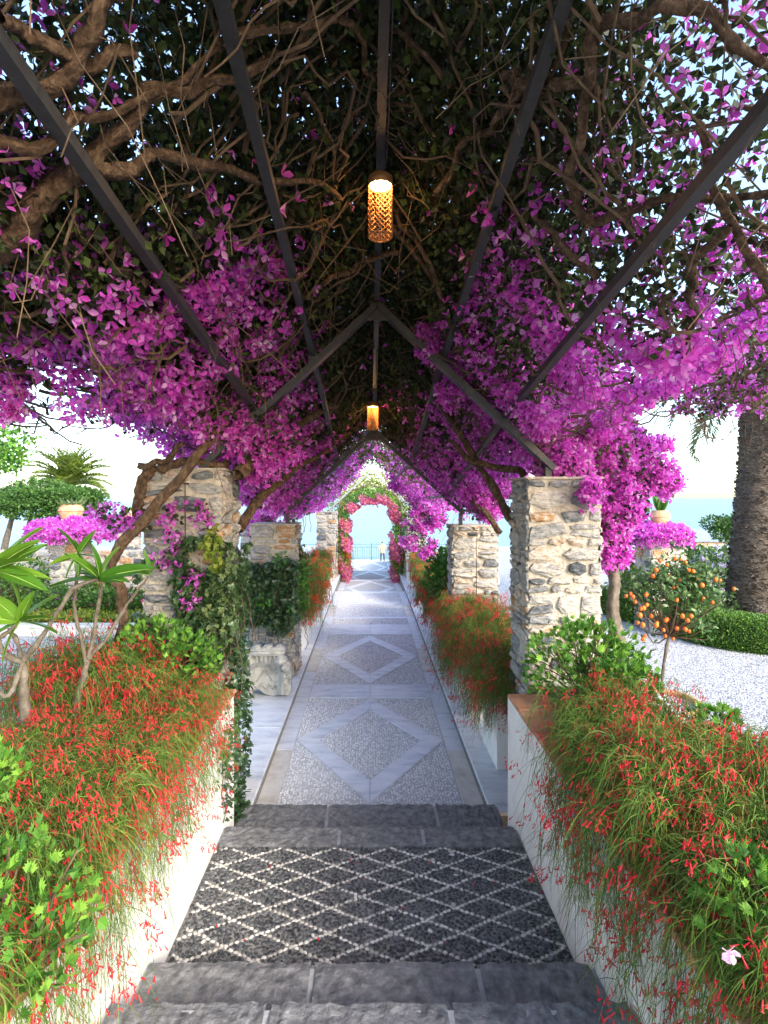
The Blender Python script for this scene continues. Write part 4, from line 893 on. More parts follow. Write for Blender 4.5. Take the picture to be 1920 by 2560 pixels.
# ------------------------------------------------------------------ far flowered arch
arch = thing('climbing_rose_arch', 'far arch of green, red and pink flowering creeper framing the sea', 'flower arch', (0, 20, -.3))
def archpts(n, rin, rout, y0, y1, zc=2.2, sx=1.0, legz=-.2):
    t = rng.uniform(0, 1, n); Lleg = zc - legz; tot = Lleg*2 + math.pi*.9; s = t*tot; rr = rng.uniform(rin, rout, n); y = rng.uniform(y0, y1, n)
    x = np.where(s < Lleg, -rr, np.where(s > tot - Lleg, rr, 0.)); z = np.where(s < Lleg, legz + s, np.where(s > tot-Lleg, legz + (tot-s), 0.))
    mid = (s >= Lleg) & (s <= tot-Lleg); a = math.pi*(1 - (s-Lleg)/(math.pi*.9)); x = np.where(mid, np.cos(a)*rr, x); z = np.where(mid, zc + np.sin(a)*rr*.95, z)
    return np.stack([x + .03 + rng.normal(0, .03, n), y, z + rng.normal(0, .03, n)], 1)
mb = MB(); q = archpts(9000, .78, 1.15, 17.6, 20.5, zc=1.8); scatter(mb, LV, LF, q, rng.normal(size=(len(q), 3)), rng.uniform(.05, .09, len(q))); stuff(mb.obj('foliage', M['gera'], arch))
mb = MB(); q = archpts(7500, .95, 1.5, 17.3, 20.5, zc=2.0); scatter(mb, LV, LF, q, rng.normal(size=(len(q), 3)), rng.uniform(.05, .09, len(q))); o = stuff(mb.obj('foliage', M['ivy_yellow'], arch)); o['label'] = 'yellow green outer leaves'
mb = MB(); q = archpts(9000, .7, 1.0, 17.5, 20.2, zc=1.72); kq = vnoise(q[:, 0]*2, q[:, 2]*2, 4, 80) > .05; q = q[kq]; scatter(mb, bt_v, bt_f, q, rng.normal(size=(len(q), 3)), rng.uniform(.05, .08, len(q))); stuff(mb.obj('flowers', M['bract_pink'], arch))
mb = MB()
for sx in (-1, 1):
    for y in (17.8, 19.2, 20.4): tube(mb, [(sx*1.0, y, -.3), (sx*.98, y, 1.0), (sx*1.0, y, 1.9), (sx*.85, y, 2.6), (0, y, 3.0)], [.05, .045, .04, .03, .02], 6, sub=4)
mb.obj('stems', M['bark_grey'], arch, smooth=True)

# ------------------------------------------------------------------ carved coat of arms
nx, nz = 76, 80; U, W_ = np.meshgrid(np.linspace(-1, 1, nx), np.linspace(-1, 1, nz), indexing='ij')
def gau(u, v, u0, v0, su, sv): return np.exp(-((u-u0)/su)**2 - ((v-v0)/sv)**2)
half = np.interp(W_, [-1, -.75, -.2, .2, .42, .52, .56, .6, 1], [.93, .99, .98, .95, .8, .68, .7, .74, .78])
bot = -.93 + .16*np.exp(-((U+.35)/.16)**2) - .0*U - .05*np.sin(U*6); crown_top = .86 + .09*np.abs(np.sin((U+1)*7.2)); crown_top -= .1*U**2
mask = (np.abs(U) < half) & (W_ > bot) & (W_ < crown_top)
Hh = np.full(U.shape, .08)
body = W_ < .52
sh = np.clip(1 - (np.abs(U)/.62)**4, 0, 1)*np.clip((.3 - W_)*4, 0, 1)
Hh += np.where(body, .045*(1-sh) - .03*sh*(1-U**2), 0)
for sx in (-1, 1):
    rr = np.hypot((U - sx*.62)/1.0, (W_-.3)/1.1); Hh += np.where(body, .075*np.clip(1-(rr/.27)**2, 0, 1)**.5, 0)
    r2 = np.hypot(U - sx*.8, W_-.08); Hh += np.where(body, .05*np.clip(1-(r2/.16)**2, 0, 1)**.5 - .03*np.exp(-((r2-.2)/.03)**2), 0)
    r3 = np.hypot(U - sx*.85, W_+.35); Hh += np.where(body, .03*np.exp(-((r3-.13)/.04)**2), 0)
    Hh += .02*np.exp(-((U - sx*.68 + .04*np.sin(W_*7))/.035)**2)*(W_ < .1)
    dl = np.abs((W_ + .12) + sx*(U+.02)*1.35 - .12)/1.68; Hh += .022*np.exp(-(dl/.028)**2)*(sx*U > -.02)*(W_ < .0)*(W_ > -.42)
for k in range(4):
    cx = -.42 + .28*k; dl = np.abs(W_ + .55 + 1.0*np.abs(U-cx)) ; Hh += .018*np.exp(-(dl/.035)**2)*(np.abs(U-cx) < .14)
for k in range(5): Hh += .03*np.exp(-((U - (-.34 + .17*k))/.045)**2)*np.clip((W_-.22)*6, 0, 1)*(W_ < .52)
cr = W_ >= .52; arc = .52 + .05*(1-U**2)
Hh = np.where(cr, .13 + .05*np.sqrt(np.clip(1-(U/.85)**2, 0, 1)) + .02*np.abs(np.sin((W_-arc)*24)), Hh)
Hh = np.where(W_ > .8, Hh - .03 + .03*np.abs(np.sin((U+1)*7.2)), Hh)
Hh += rng.normal(0, .0025, Hh.shape)
SW, SHt = .32, .335; arms = thing('carved_coat_of_arms', 'weathered grey stone coat of arms with crown and scrolls leaning below the ivy', 'carving', (-1.30, 6.95, .08))
Vg = np.stack([U*SW, -Hh*1.8, (W_+.93)*SHt], -1).reshape(-1, 3); idm = mask.ravel(); vid = -np.ones(nx*nz, int)
quads = [(i*nz+j, (i+1)*nz+j, (i+1)*nz+j+1, i*nz+j+1) for i in range(nx-1) for j in range(nz-1) if idm[i*nz+j] and idm[(i+1)*nz+j] and idm[(i+1)*nz+j+1] and idm[i*nz+j+1]]
from collections import Counter
ed = Counter(); 
for q in quads:
    for a, b_ in zip(q, q[1:] + q[:1]): ed[(a, b_)] += 1
bd = [e for e in ed if (e[1], e[0]) not in ed]
back = Vg.copy(); back[:, 1] = .1
lean = Matrix.Rotation(R(-9), 3, 'X'); Al = np.array(lean); Rz = np.array(Matrix.Rotation(R(4), 3, 'Z'))
VV = (np.vstack([Vg, back]) @ Al.T @ Rz.T) + np.array([-1.30, 6.95, .085]); nn = len(Vg)
mb = MB(); mb.add(VV, quads + [(b_, a, a+nn, b_+nn) for a, b_ in bd] + [tuple(x + nn for x in q[::-1]) for q in quads]); mb.obj('relief', M['carved'], arms, smooth=True)

# ------------------------------------------------------------------ frangipani
FL = []; FFc = []; K = 9
for i in range(K):
    t = i/(K-1); w_ = .155*math.sin(math.pi*min(1, t**.8*.97+.03))**.8 + .005; 
    for j, u in enumerate((-1, -.5, 0, .5, 1)): FL.append((u*w_, t, .05*abs(u) - .22*t*t + .004*((i*2+j) % 2)))
for i in range(K-1):
    for j in range(4): FFc.append((i*5+j, i*5+j+1, (i+1)*5+j+1, (i+1)*5+j))
M['midrib'] = mat('pale_midrib', [(.22,.36,.08), (.3,.42,.12)], rough=.5)
mb = MB(); mb.add(FL, FFc); c_ = np.array([FL[i*5+2] for i in range(K)]); tubes(mb, (c_ + [0, 0, .002])[None], np.linspace(.009, .003, K)[None], 5, 1); frm = mb.mesh('leaf', [M['frangi'], M['midrib']], smooth=True)
def frangipani(label, base, branches, rosettes):
    root = thing('frangipani', label, 'small tree', base)
    for pts, r0, r1 in branches:
        mb = MB(); q = np.array([P(*p) for p in pts]); tube(mb, q, np.linspace(r0, r1, len(q)), 8, sub=5, wob=.002); mb.obj('branch', M['bark_grey'], root, smooth=True)
    for (px, py, d, leaves) in rosettes:
        c = P(px, py, d)
        for (dx, dy, L, dep) in leaves:
            D = norm(np.array([[dx, dep, -dy]], float)); Mx = frames(D, np.array([random.gauss(0, .4)]))[0]
            link('leaf', frm, root, tuple(c), Matrix(Mx.tolist()).to_euler(), (L, L, L))
d0 = 2.9
frangipani('leafless stemmed frangipani with long glossy leaves at the left frame edge', P(60, 1790, d0),
    [([(62,1800,d0),(60,1720,d0),(57,1655,d0)], .028, .022), ([(57,1655,d0),(100,1600,d0),(150,1520,d0),(185,1471,d0),(245,1448,d0)], .016, .011), ([(57,1655,d0),(20,1640,d0),(0,1615,d0),(-20,1560,d0)], .018, .012),
     ([(55,1650,d0),(40,1600,d0+.1),(20,1570,d0+.1)], .013, .01), ([(-10,1600,d0),(20,1580,d0),(50,1555,d0)], .012, .011), ([(57,1655,d0),(20,1740,d0-.1),(-30,1700,d0-.1)], .014, .012), ([(-20,1560,d0),(-40,1470,d0),(-20,1430,d0)], .013, .011)],
    [(50,1555,d0,[(-1,-.9,.26,.1),(-.9,.4,.2,-.4),(.1,-1,.22,-.1),(.45,-1,.22,-.3),(.8,-.9,.22,.2),(1,-.35,.22,-.2),(1,-.0,.24,-.2),(-.3,.7,.2,-.4),(-1,-.3,.25,-.3)]),
     (248,1448,d0,[(-1,-.05,.25,-.1),(-.8,-.9,.22,-.1),(-.3,-1.1,.1,-.1),(.05,-1,.2,-.2),(.3,-1,.19,.2),(1,-.35,.3,-.1),(1,-.15,.2,-.5),(.6,.0,.1,-.4),(-.9,-.35,.14,.3)]),
     (-15,1425,d0-.1,[(1,-.85,.3,-.1),(1,-.45,.28,-.3),(.9,.2,.3,-.1),(.7,-1,.3,.1),(1,.05,.26,.2),(.9,-.65,.26,.3)])])
d1 = 3.15
frangipani('slender frangipani stems forking upward in front of the diagonal vine trunk', P(189, 1790, d1),
    [([(188,1800,d1),(195,1745,d1),(210,1690,d1),(220,1648,d1)], .018, .016), ([(220,1648,d1),(232,1600,d1),(245,1520,d1),(257,1455,d1)], .012, .009), ([(222,1645,d1),(270,1590,d1),(320,1510,d1),(370,1442,d1)], .012, .008), ([(215,1660,d1),(200,1580,d1),(187,1528,d1),(190,1470,d1),(197,1392,d1)], .011, .008)],
    [(197,1388,d1,[(-.5,-1,.19,0),(.5,-.95,.18,-.1),(-.45,.7,.14,-.3),(.1,.8,.13,-.3),(-.2,-1,.1,.2),(.15,.6,.11,.3),(1,-.1,.15,-.3),(-1,.2,.16,-.1)]),
     (372,1438,d1,[(-.05,-1,.15,0),(.35,-.9,.12,-.3),(-1,-.25,.22,-.1),(.6,-.8,.1,.2),(-1,-.1,.18,.3)]), (257,1455,d1,[(-.9,-.6,.18,.2),(.8,-.7,.18,-.2),(.2,-1,.15,.2)])])

# ------------------------------------------------------------------ kumquat in a pot
kx, kd = P(1655, 1700, 5.5)[0], 5.5
pot = thing('terracotta_pot', 'wide terracotta pot with rolled rim standing on gravel behind the right bed', 'pot', (kx, kd, .15), 'terracotta pots')
mb = MB(); lathe(mb, [(.2,.155),(.25,.25),(.31,.42),(.325,.47),(.355,.475),(.365,.51),(.352,.545),(.325,.55),(.305,.53),(.3,.48)], (kx, kd, 0), 40)
mb.obj('pot_body', M['terra_pale'], pot, smooth=True); mb = MB(); lathe(mb, [(0,.505),(.301,.5)], (kx, kd, 0), 30); mb.obj('pale_gravel_top', M['gravel'], pot)
mb = MB(); n = 40; th = np.arange(n)/n*2*np.pi
tubes(mb, np.stack([np.stack([kx+.352*np.cos(th), kd+.352*np.sin(th), np.full(n, .475)], 1), np.stack([kx+.37*np.cos(th+.06), kd+.37*np.sin(th+.06), np.full(n, .51)], 1), np.stack([kx+.352*np.cos(th+.12), kd+.352*np.sin(th+.12), np.full(n, .545)], 1)], 1), np.full((n, 3), .008), 5); mb.obj('rope_rim', M['terra_pale'], pot, smooth=True)
kum = thing('kumquat_tree', 'small round kumquat tree with orange fruit growing in the terracotta pot', 'tree', (kx, kd, .5))
mb = MB(); top = P(1672, 1590, kd); tube(mb, [(kx, kd, .5), P(1657, 1680, kd), top], [.02, .017, .016], 8, sub=4, wob=.001); mb.obj('trunk', M['bark_grey'], kum, smooth=True)
kc = P(1685, 1490, kd); mb = MB(); ends = []
for i in range(70):
    v = norm(rng.normal(size=3)); v[2] = abs(v[2]) if random.random() < .6 else v[2]; e = kc + v*np.array([.56, .5, .44])*random.uniform(.6, 1.1); mid = (top + e)/2 + rng.normal(0, .05, 3); tube(mb, [top, mid, e], [.008, .005, .0025], 4, sub=3); ends.append(e)
mb.obj('limbs', M['twig'], kum); ends = np.array(ends)
cl = ends[rng.integers(0, len(ends), 3000)]; q = cl*(1 - (u := rng.uniform(0, .6, (3000, 1)))) + kc*u + rng.normal(0, .06, (3000, 3)); mb = MB(); scatter(mb, np.array([(0,0,0),(.2,.35,.05),(.16,.7,.04),(0,1,0),(-.16,.7,.04),(-.2,.35,.05)]), np.array([(0,1,5),(1,2,5),(2,4,5),(2,3,4)]), q, rng.normal(size=(3000, 3)) + [0, 0, .2], rng.uniform(.04, .075, 3000)); stuff(mb.obj('foliage', M['kum_leaf'], kum))
mb = MB(); th = np.linspace(0, np.pi, 7); lathe(mb, np.stack([np.maximum(np.sin(th), .001), -np.cos(th)*1.18], 1), seg=10); fm_ = mb.mesh('fruit', M['orange'], smooth=True)
fr_px = [(1640,1425),(1650,1402),(1632,1440),(1668,1412),(1688,1396),(1702,1398),(1714,1406),(1722,1425),(1733,1428),(1744,1446),(1755,1463),(1789,1449),(1800,1451),(1835,1472),(1690,1464),(1684,1470),(1692,1500),(1758,1497),(1781,1506),(1615,1487),(1576,1484),(1565,1490),(1582,1492),(1588,1505),(1617,1512),(1602,1522),(1609,1520),(1600,1538),(1594,1557),(1607,1562),(1641,1563),(1642,1558),(1628,1540),(1665,1550),(1659,1575),(1668,1548),(1706,1540),(1728,1540),(1719,1551),(1692,1571),(1713,1573),(1723,1578),(1683,1597),(1608,1598),(1612,1590),(1663,1590),(1673,1440),(1700,1450)]
for (a, b_) in fr_px:
    p = P(a, b_, kd + random.uniform(-.45, -.1)); s_ = random.uniform(.016, .022); link('fruit', fm_, kum, tuple(p), (random.uniform(-.5, .5), random.uniform(-.5, .5), 0), (s_, s_, s_))

# ------------------------------------------------------------------ hedge, palms, trees, far bushes
hp = np.array([(4.7, 11.5), (4.95, 10.6), (5.1, 9.9), (5.2, 9.2), (5.5, 8.65), (6.0, 8.4), (7.0, 8.4), (9, 8.6)]) + [.35, .25]
hedge = thing('clipped_hedge', 'low clipped green hedge curving round the palm on the right', 'hedge', (5.5, 9, .15))
t = np.linspace(0, len(hp)-1, 60); hx = np.interp(t, range(len(hp)), hp[:, 0]); hy = np.interp(t, range(len(hp)), hp[:, 1]); 
kk_ = np.ones(9)/9; hx = np.concatenate([hx[:4], np.convolve(hx, kk_, 'valid'), hx[-4:]]); hy = np.concatenate([hy[:4], np.convolve(hy, kk_, 'valid'), hy[-4:]])
tang = norm(np.stack([np.gradient(hx), np.gradient(hy)], 1)); nrm = np.stack([-tang[:, 1], tang[:, 0]], 1)
prof = np.array([(-.36, 0), (-.42, .2), (-.38, .42), (-.26, .5), (.26, .5), (.38, .42), (.42, .2), (.36, 0)])
Vh = np.array([[(hx[i] + nrm[i, 0]*p*1.0, hy[i] + nrm[i, 1]*p, .15 + z_) for p, z_ in prof*[.8, .88]] for i in range(60)]).reshape(-1, 3)
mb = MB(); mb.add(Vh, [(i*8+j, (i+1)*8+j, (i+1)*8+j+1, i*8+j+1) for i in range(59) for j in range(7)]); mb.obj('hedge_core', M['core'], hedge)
n = 60000; ti = rng.uniform(0, 59, n); i0 = ti.astype(int); pr = rng.uniform(0, 6.999, n); j0 = pr.astype(int); fp_ = (pr - j0)[:, None]; pp = prof[j0]*(1-fp_) + prof[j0+1]*fp_
cx = np.interp(ti, range(60), hx); cy = np.interp(ti, range(60), hy); nn_ = norm(np.stack([np.interp(ti, range(60), nrm[:, 0]), np.interp(ti, range(60), nrm[:, 1])], 1)); q = np.stack([cx + nn_[:, 0]*pp[:, 0], cy + nn_[:, 1]*pp[:, 0], .15 + pp[:, 1] + .015*vnoise(cx, cy, 6, 3)], 1) + rng.normal(0, .012, (n, 3))
D = norm(np.stack([nn_[:, 0]*pp[:, 0]*2, nn_[:, 1]*pp[:, 0]*2, (pp[:, 1]-.15)*2], 1) + rng.normal(0, .6, (n, 3))); mb = MB(); scatter(mb, LV*[1.3, 1, 1], LF, q, D, rng.uniform(.018, .034, n)); stuff(mb.obj('foliage', M['hedge'], hedge))

def frond(mb, base, az, el, L, droop, m_=0, nl=40, ll=.3, w_=.03, vee=.5):
    k = nl; t = np.linspace(0, 1, k); e = el - droop*t**1.3; st = L/(k-1); c = np.array(base, float); pts = []
    for i in range(k):
        pts.append(c.copy()); c += st*np.array([math.cos(az)*math.cos(e[i]), math.sin(az)*math.cos(e[i]), math.sin(e[i])])
    pts = np.array(pts); tubes(mb, pts[None], (np.linspace(.02, .005, k))[None], 4, m_)
    T = norm(np.gradient(pts, axis=0)); S = norm(np.cross(T, [0, 0, 1.])); Up = np.cross(S, T)
    for sg in (-1, 1):
        lens = ll*np.sin(np.pi*np.clip(t*.85+.12, 0, 1))**.6; D = norm(T*.75 + S*sg + Up*vee + rng.normal(0, .1, (k, 3)))
        lf_ = np.array([(0,0,0), (w_/ll*1.0,.3,0), (0,1,-.12), (-w_/ll*1.0,.3,0)]); scatter(mb, lf_, LF, pts[3:], D[3:], lens[3:], roll=rng.normal(0, .5, k-3), mat=m_)
def palm(label, x, y, z0, ztop, r0, r1, nf, L, m_='palm', el=(.2, 1.4), trunk='palmtrunk', xt=None, group='palms in the garden', ll=.35, spikes=0, vis=None):
    xt = x if xt is None else xt
    root = thing('palm_tree', label, 'palm tree', (x, y, z0), group)
    mb = MB(); k = 40; t = np.linspace(0, 1, k); pts = np.stack([x + (xt-x)*t, np.full(k, y), z0 + (ztop-z0)*t], 1); rad = (r0 + (r1-r0)*np.minimum(t*1.6, 1)**.7)*(1 + .025*np.sin(t*170)); tubes(mb, pts[None], rad[None], 20); mb.obj('trunk', M[trunk], root, smooth=True)
    if spikes:
        mb = MB(); n = spikes; tt = rng.uniform(0, 1, n); th = rng.uniform(0, 2*np.pi, n); rr = np.interp(tt, t, rad); q = np.stack([x + (xt-x)*tt + rr*np.cos(th), y + rr*np.sin(th), z0 + (ztop-z0)*tt], 1); D = np.stack([np.cos(th)*.55, np.sin(th)*.55, np.full(n, 1.)], 1)
        scatter(mb, np.array([(.5,0,0),(.25,1,.15),(-.25,1,.15),(-.5,0,0)]), np.array([(0,1,2,3)]), q, D, np.stack([rng.uniform(.06, .12, n), rng.uniform(.03, .06, n), np.full(n, .05)], 1), roll=rng.normal(np.pi, .3, n)); stuff(mb.obj('bark_scales', M['palmtrunk'], root))
    for i in range(nf):
        az = i*2.39996 + random.uniform(-.2, .2); e = el[0] + (el[1]-el[0])*((i+.5)/nf); mb = MB(); frond(mb, (xt, y, ztop), az, e, L*random.uniform(.85, 1.1), .9 + .5*(1-i/nf), ll=ll); mb.obj('frond', M[m_], root)
    return root
palm('thick scaly palm trunk rising out of the frame at the right edge', 7.3, 10.5, .15, 4.85, .52, .36, 34, 2.1, 'palm_grey', (-.45, 1.2), xt=7.5, ll=.5, spikes=2600)
lp = P(175, 1215, 20); palm('palm with a tall spray of yellow green fronds behind the left garden trees', lp[0], 20, .15, lp[2], .25, .2, 46, 1.75, 'palm', (.25, 1.57), ll=.38)
def tree(label, c, r, trunks, m_='tree', n=5000, s=(.07, .12), name='garden_tree', group='trees in the garden', lob=9):
    c = np.array(c, float); root = thing(name, label, 'tree', (trunks[0][0][0], trunks[0][0][1], trunks[0][0][2]), group)
    for tr in trunks: mb = MB(); tube(mb, tr, np.linspace(.09, .04, len(tr))*(r[0]/1.0)**.5, 7, sub=4, wob=.004); mb.obj('trunk', M['bark_grey'], root, smooth=True)
    mb = MB(); r = np.array(r); cs = [(c + norm(rng.normal(size=3))*r*.6, r*rng.uniform(.35, .55)) for _ in range(lob)]
    for cc, rr in cs:
        m = n//lob; v = norm(rng.normal(size=(m, 3))); q = cc + v*rr*rng.uniform(.55, 1.1, (m, 1)); scatter(mb, LV, LF, q, v + rng.normal(0, .7, (m, 3)), rng.uniform(*s, m))
    stuff(mb.obj('crown', M[m_], root))
c = P(110, 1252, 16); tree('broad light green tree with slanting trunks behind the left flower urn', c, (1.75, 1.0, .6), [[(c[0]-.9, 16, .15), (c[0]-.55, 16, 1.2), (c[0]-.3, 16, c[2])], [(c[0]-.2, 16, .15), (c[0]+.2, 16, 1.3), (c[0]+.5, 16, c[2])], [(c[0]-1.4, 16, .15), (c[0]-1.1, 16, 1.3), (c[0]-.8, 16, c[2])]], n=15000, s=(.06,.11), lob=15)
c = P(-40, 1120, 9); tree('thin leaved branches reaching in from the left frame edge', c, (.9, .6, .45), [[(c[0]-.6, 9, .15), (c[0]-.4, 9, 2.0), (c[0], 9, c[2])]], m_='gera', n=1500, s=(.05,.1))
c = P(1815, 1310, 16); tree('dark green small tree beyond the right flower beds beside the palm', c, (.75, .6, .5), [[(c[0], 16, .15), (c[0], 16, 1.0), (c[0], 16, c[2])]], n=3500, s=(.05,.09))
c = P(1720, 1360, 18); tree('pale leaved garden shrub behind the violet flowers', c, (.9, .6, .5), [[(c[0], 18, .15), (c[0], 18, c[2])]], m_='ivy_yellow', n=2200, s=(.06,.1))
# urn pedestals
def pedestal(px, d, ztop, w_, label, potlab, skl, sk, pot_r, pot_h, plant, seed):
    x = (px - VX)/F*d
    pillar(label, x-w_/2, x+w_/2, d-w_/2, d+w_/2, .15, ztop, .09, .18, seed=seed, faces='flr', group='garden pedestals carrying flower pots')
    n = int(5200*sk[0]*sk[0]/ .8); root = thing('bougainvillea', skl, 'shrub', (x, d, ztop), 'magenta skirts round the garden pots')
    th = rng.uniform(0, 2*np.pi, n); rr = np.sqrt(rng.uniform(.12, 1, n)); hh = rng.uniform(0, 1, n); prof_ = np.sqrt(np.clip(1-rr**2, 0, 1))
    q = np.stack([x + rr*np.cos(th)*sk[0], d + rr*np.sin(th)*sk[0]*.8, ztop + .02 - sk[1]*.5 + sk[1]*(.15 + prof_*.75)*hh**.5 + .03*vnoise(rr*np.cos(th)*3, rr*np.sin(th)*3, 3, seed)], 1)
    q[:, 2] = np.where(rr > .93, ztop - sk[1]*.6*rng.uniform(0, 1, n), q[:, 2])
    mb = MB(); scatter(mb, bt_v, bt_f, q, norm(q - [x, d, ztop-.3]) + rng.normal(0, .4, (n, 3)), rng.uniform(.035, .06, n)); stuff(mb.obj('flowers', M['bract'], root))
    mb = MB(); k = rng.random(n) < .5; q2 = q[k] - [0, 0, .03]; scatter(mb, LV, LF, q2, rng.normal(size=(len(q2), 3)), rng.uniform(.04, .07, len(q2))); stuff(mb.obj('foliage', M['leaf_dark'], root))
    zt = ztop + sk[1]*.28; p = thing('terracotta_pot', potlab, 'pot', (x, d, zt-.1), 'terracotta pots'); r_ = pot_r; h = pot_h
    mb = MB(); lathe(mb, [(r_*.6, zt-.1), (r_*.85, zt+h*.3), (r_, zt+h*.62), (r_*.93, zt+h*.8), (r_*.8, zt+h*.92), (r_*.84, zt+h), (r_*.72, zt+h), (r_*.7, zt+h*.9)], (x, d, 0), 30); lathe(mb, [(0, zt+h*.9), (r_*.7, zt+h*.9)], (x, d, 0), 20); mb.obj('pot_body', M['terra_pale'], p, smooth=True)
    mb = MB(); th = np.linspace(0, 2*np.pi, 31); tube(mb, np.stack([x+r_*1.0*np.cos(th), d+r_*1.0*np.sin(th), np.full(31, zt+h*.62)], 1), .012, 5); mb.obj('band', M['terra_pale'], p)
    pl = thing('potted_' + plant, {'agave': 'spiky pale succulent growing in the pot on the left pedestal', 'banana': 'broad leaved green plant growing in the pot on the right pedestal', 'shrub': 'small leafy plant in the pot glimpsed between the left pillars', 'palmlet': 'feathery plant in the pot behind the palm trunk', 'lily': 'pale leafy plant in the pot left of the ivy pillar'}[plant], 'potted plant', (x, d, zt+h*.9))
    mb = MB()
    if plant in ('banana',):
        for i in range(12):
            az = random.uniform(0, 6.28); L = random.uniform(.25, .5); D = norm(np.array([[math.cos(az)*.5, math.sin(az)*.5, 1]])); scatter(mb, np.array(FL)*[1.1, 1, 1], np.array(FFc), np.array([[x, d, zt+h*.9]]), D, np.array([L]))
        mb.obj('leaves', M['lush'], pl)
    else:
        n = 36; az = rng.uniform(0, 6.28, n); D = np.stack([np.cos(az), np.sin(az), rng.uniform(.3, 1.6, n)], 1); q = np.stack([x + np.cos(az)*r_*.4, d + np.sin(az)*r_*.4, np.full(n, zt+h*.88)], 1); scatter(mb, LV*[.35, 1, 1], LF, q, D, rng.uniform(.15, .28, n)); mb.obj('leaves', M['ivy_pale'] if plant == 'agave' else M['gera'], pl)
pedestal(178, 11.7, 1.93, .62, 'stone pedestal in the left court under the wide magenta skirt', 'rounded terracotta urn standing in the magenta skirt on the left', 'wide magenta bougainvillea skirt round the left urn', (.9, .5), .25, .33, 'agave', 31)
pedestal(1650, 10, 1.92, .65, 'stone pedestal in the right court under a magenta mound', 'terracotta flowerpot on the right pedestal above the magenta mound', 'magenta bougainvillea mound round the right flowerpot', (.55, .42), .17, .28, 'banana', 32)
pedestal(645, 11.5, 1.95, .6, 'stone pedestal glimpsed between the two left pillars', 'orange pot glimpsed between the two left pillars', 'small magenta mound glimpsed between the two left pillars', (.42, .36), .27, .3, 'shrub', 33)
pedestal(322, 15, 1.9, .5, 'far stone pedestal just left of the ivy pillar', 'small orange pot just left of the ivy pillar', 'magenta tuft just left of the ivy pillar', (.35, .3), .16, .22, 'lily', 34)
pedestal(-5, 12.5, 1.75, .6, 'stone pedestal at the far left frame edge', 'terracotta pot at the far left frame edge', 'magenta mound at the far left frame edge', (.75, .5), .2, .3, 'palmlet', 35) if False else None
# left flower bed with kerb
bed = thing('bed_kerb', 'pale kerb with pinkish coping in front of the left flower bed', 'kerb', (-5, 9.7, .15))
mb = MB(); box(mb, -9.5, -2.3, 9.55, 9.75, .151, .3); mb.obj('kerb_body', M['marble_warm'], bed)
x = -9.5
while x < -2.35: mb = MB(); bevbox(mb, x+.003, min(x+.6, -2.3)-.003, 9.53, 9.78, .301, .335, .006); mb.obj('coping_tile', M['terra_pale'] if False else M['marble_warm'], bed); x += .6
mb = MB(); box(mb, -9.5, -2.3, 9.76, 13, .15, .28); tag(mb.obj('bed_soil', M['soil']), kind='structure')
mb = MB(); n = 7000; q = np.stack([rng.uniform(-9.3, -2.4, n), rng.uniform(9.8, 10.5, n), .3 + rng.uniform(0, .12, n)], 1); scatter(mb, LV, LF, q, rng.normal(size=(n, 3)) + [0, 0, 1], rng.uniform(.04, .08, n)); tag(mb.obj('ground_cover', M['ivy_yellow']), 'yellow green ground cover edging the left bed', 'ground cover', kind='stuff')
for i, (px, py, d, rx, rz, mm, lb, fl) in enumerate([(30,1450,11.5,.95,.5,'lush','dense green shrub at the far left behind the frangipani',None), (150,1520,10.9,.7,.32,'tree','low green shrub under the left urn pedestal',('bract',60,.03)), (300,1530,10.8,.6,.3,'tree','low bedding shrub left of the vine trunk foot',('bract_pink',150,.03)), (230,1480,12,.5,.4,'gera','reddish flowering shrub behind the bedding on the left',('bract_pink',300,.035)), (470,1500,11.5,.8,.45,'tree','green shrub hidden behind the ivy pillar',None)]):
    c = P(px, py, d); c[2] = max(c[2], .28 + rz*.6); mound(lb, 'garden_shrub', 'shrub', c, (rx, .5, rz), 2600, LV, LF, mm, .05, .09, group='shrubs in the garden beds', flowers=fl)
wl_ = thing('boundary_wall', 'low rough stone boundary wall behind the left garden bed', 'wall', (-6, 13.5, .15))
mb = MB(); box(mb, -14, -2.6, 13.5, 13.8, .1, 1.25); mb.obj('mortar', M['mortar'], wl_); r = np.random.default_rng(5); k = 0
for (u, w2, z, h) in face_layout(6.0, 1.1, .15, .25, r):
    if k < 280: link('stone', SM[r.integers(14)], wl_, (-8.4 + u + w2/2, 13.5, .15 + z + h/2), (0, 0, 0), (w2*.94, .03, h*.92)); k += 1
for i, (px, py, d, rx, rz, mm, lb, fl) in enumerate([(1600,1440,10.6,.5,.45,'lush','green shrub just right of the right vine trunk',None), (1740,1440,12,.85,.6,'tree','shrub covered in pale violet flowers behind the kumquat',('violet',900,.035)), (1820,1440,12.8,.9,.7,'tree','taller violet flowered shrub beside the palm trunk',('violet',800,.035)), (1780,1530,10.6,.6,.35,'ivy_pale','feathery grey green plant at the foot of the palm',None), (1650,1420,11.5,.5,.4,'tree','violet flowered shrub at the foot of the right pedestal',('violet',240,.03))]):
    c = P(px, py, d); mound(lb, 'garden_shrub', 'shrub', c, (rx, .5, rz), 3000, LV, LF, mm, .05, .09, group='shrubs in the garden beds', flowers=fl)
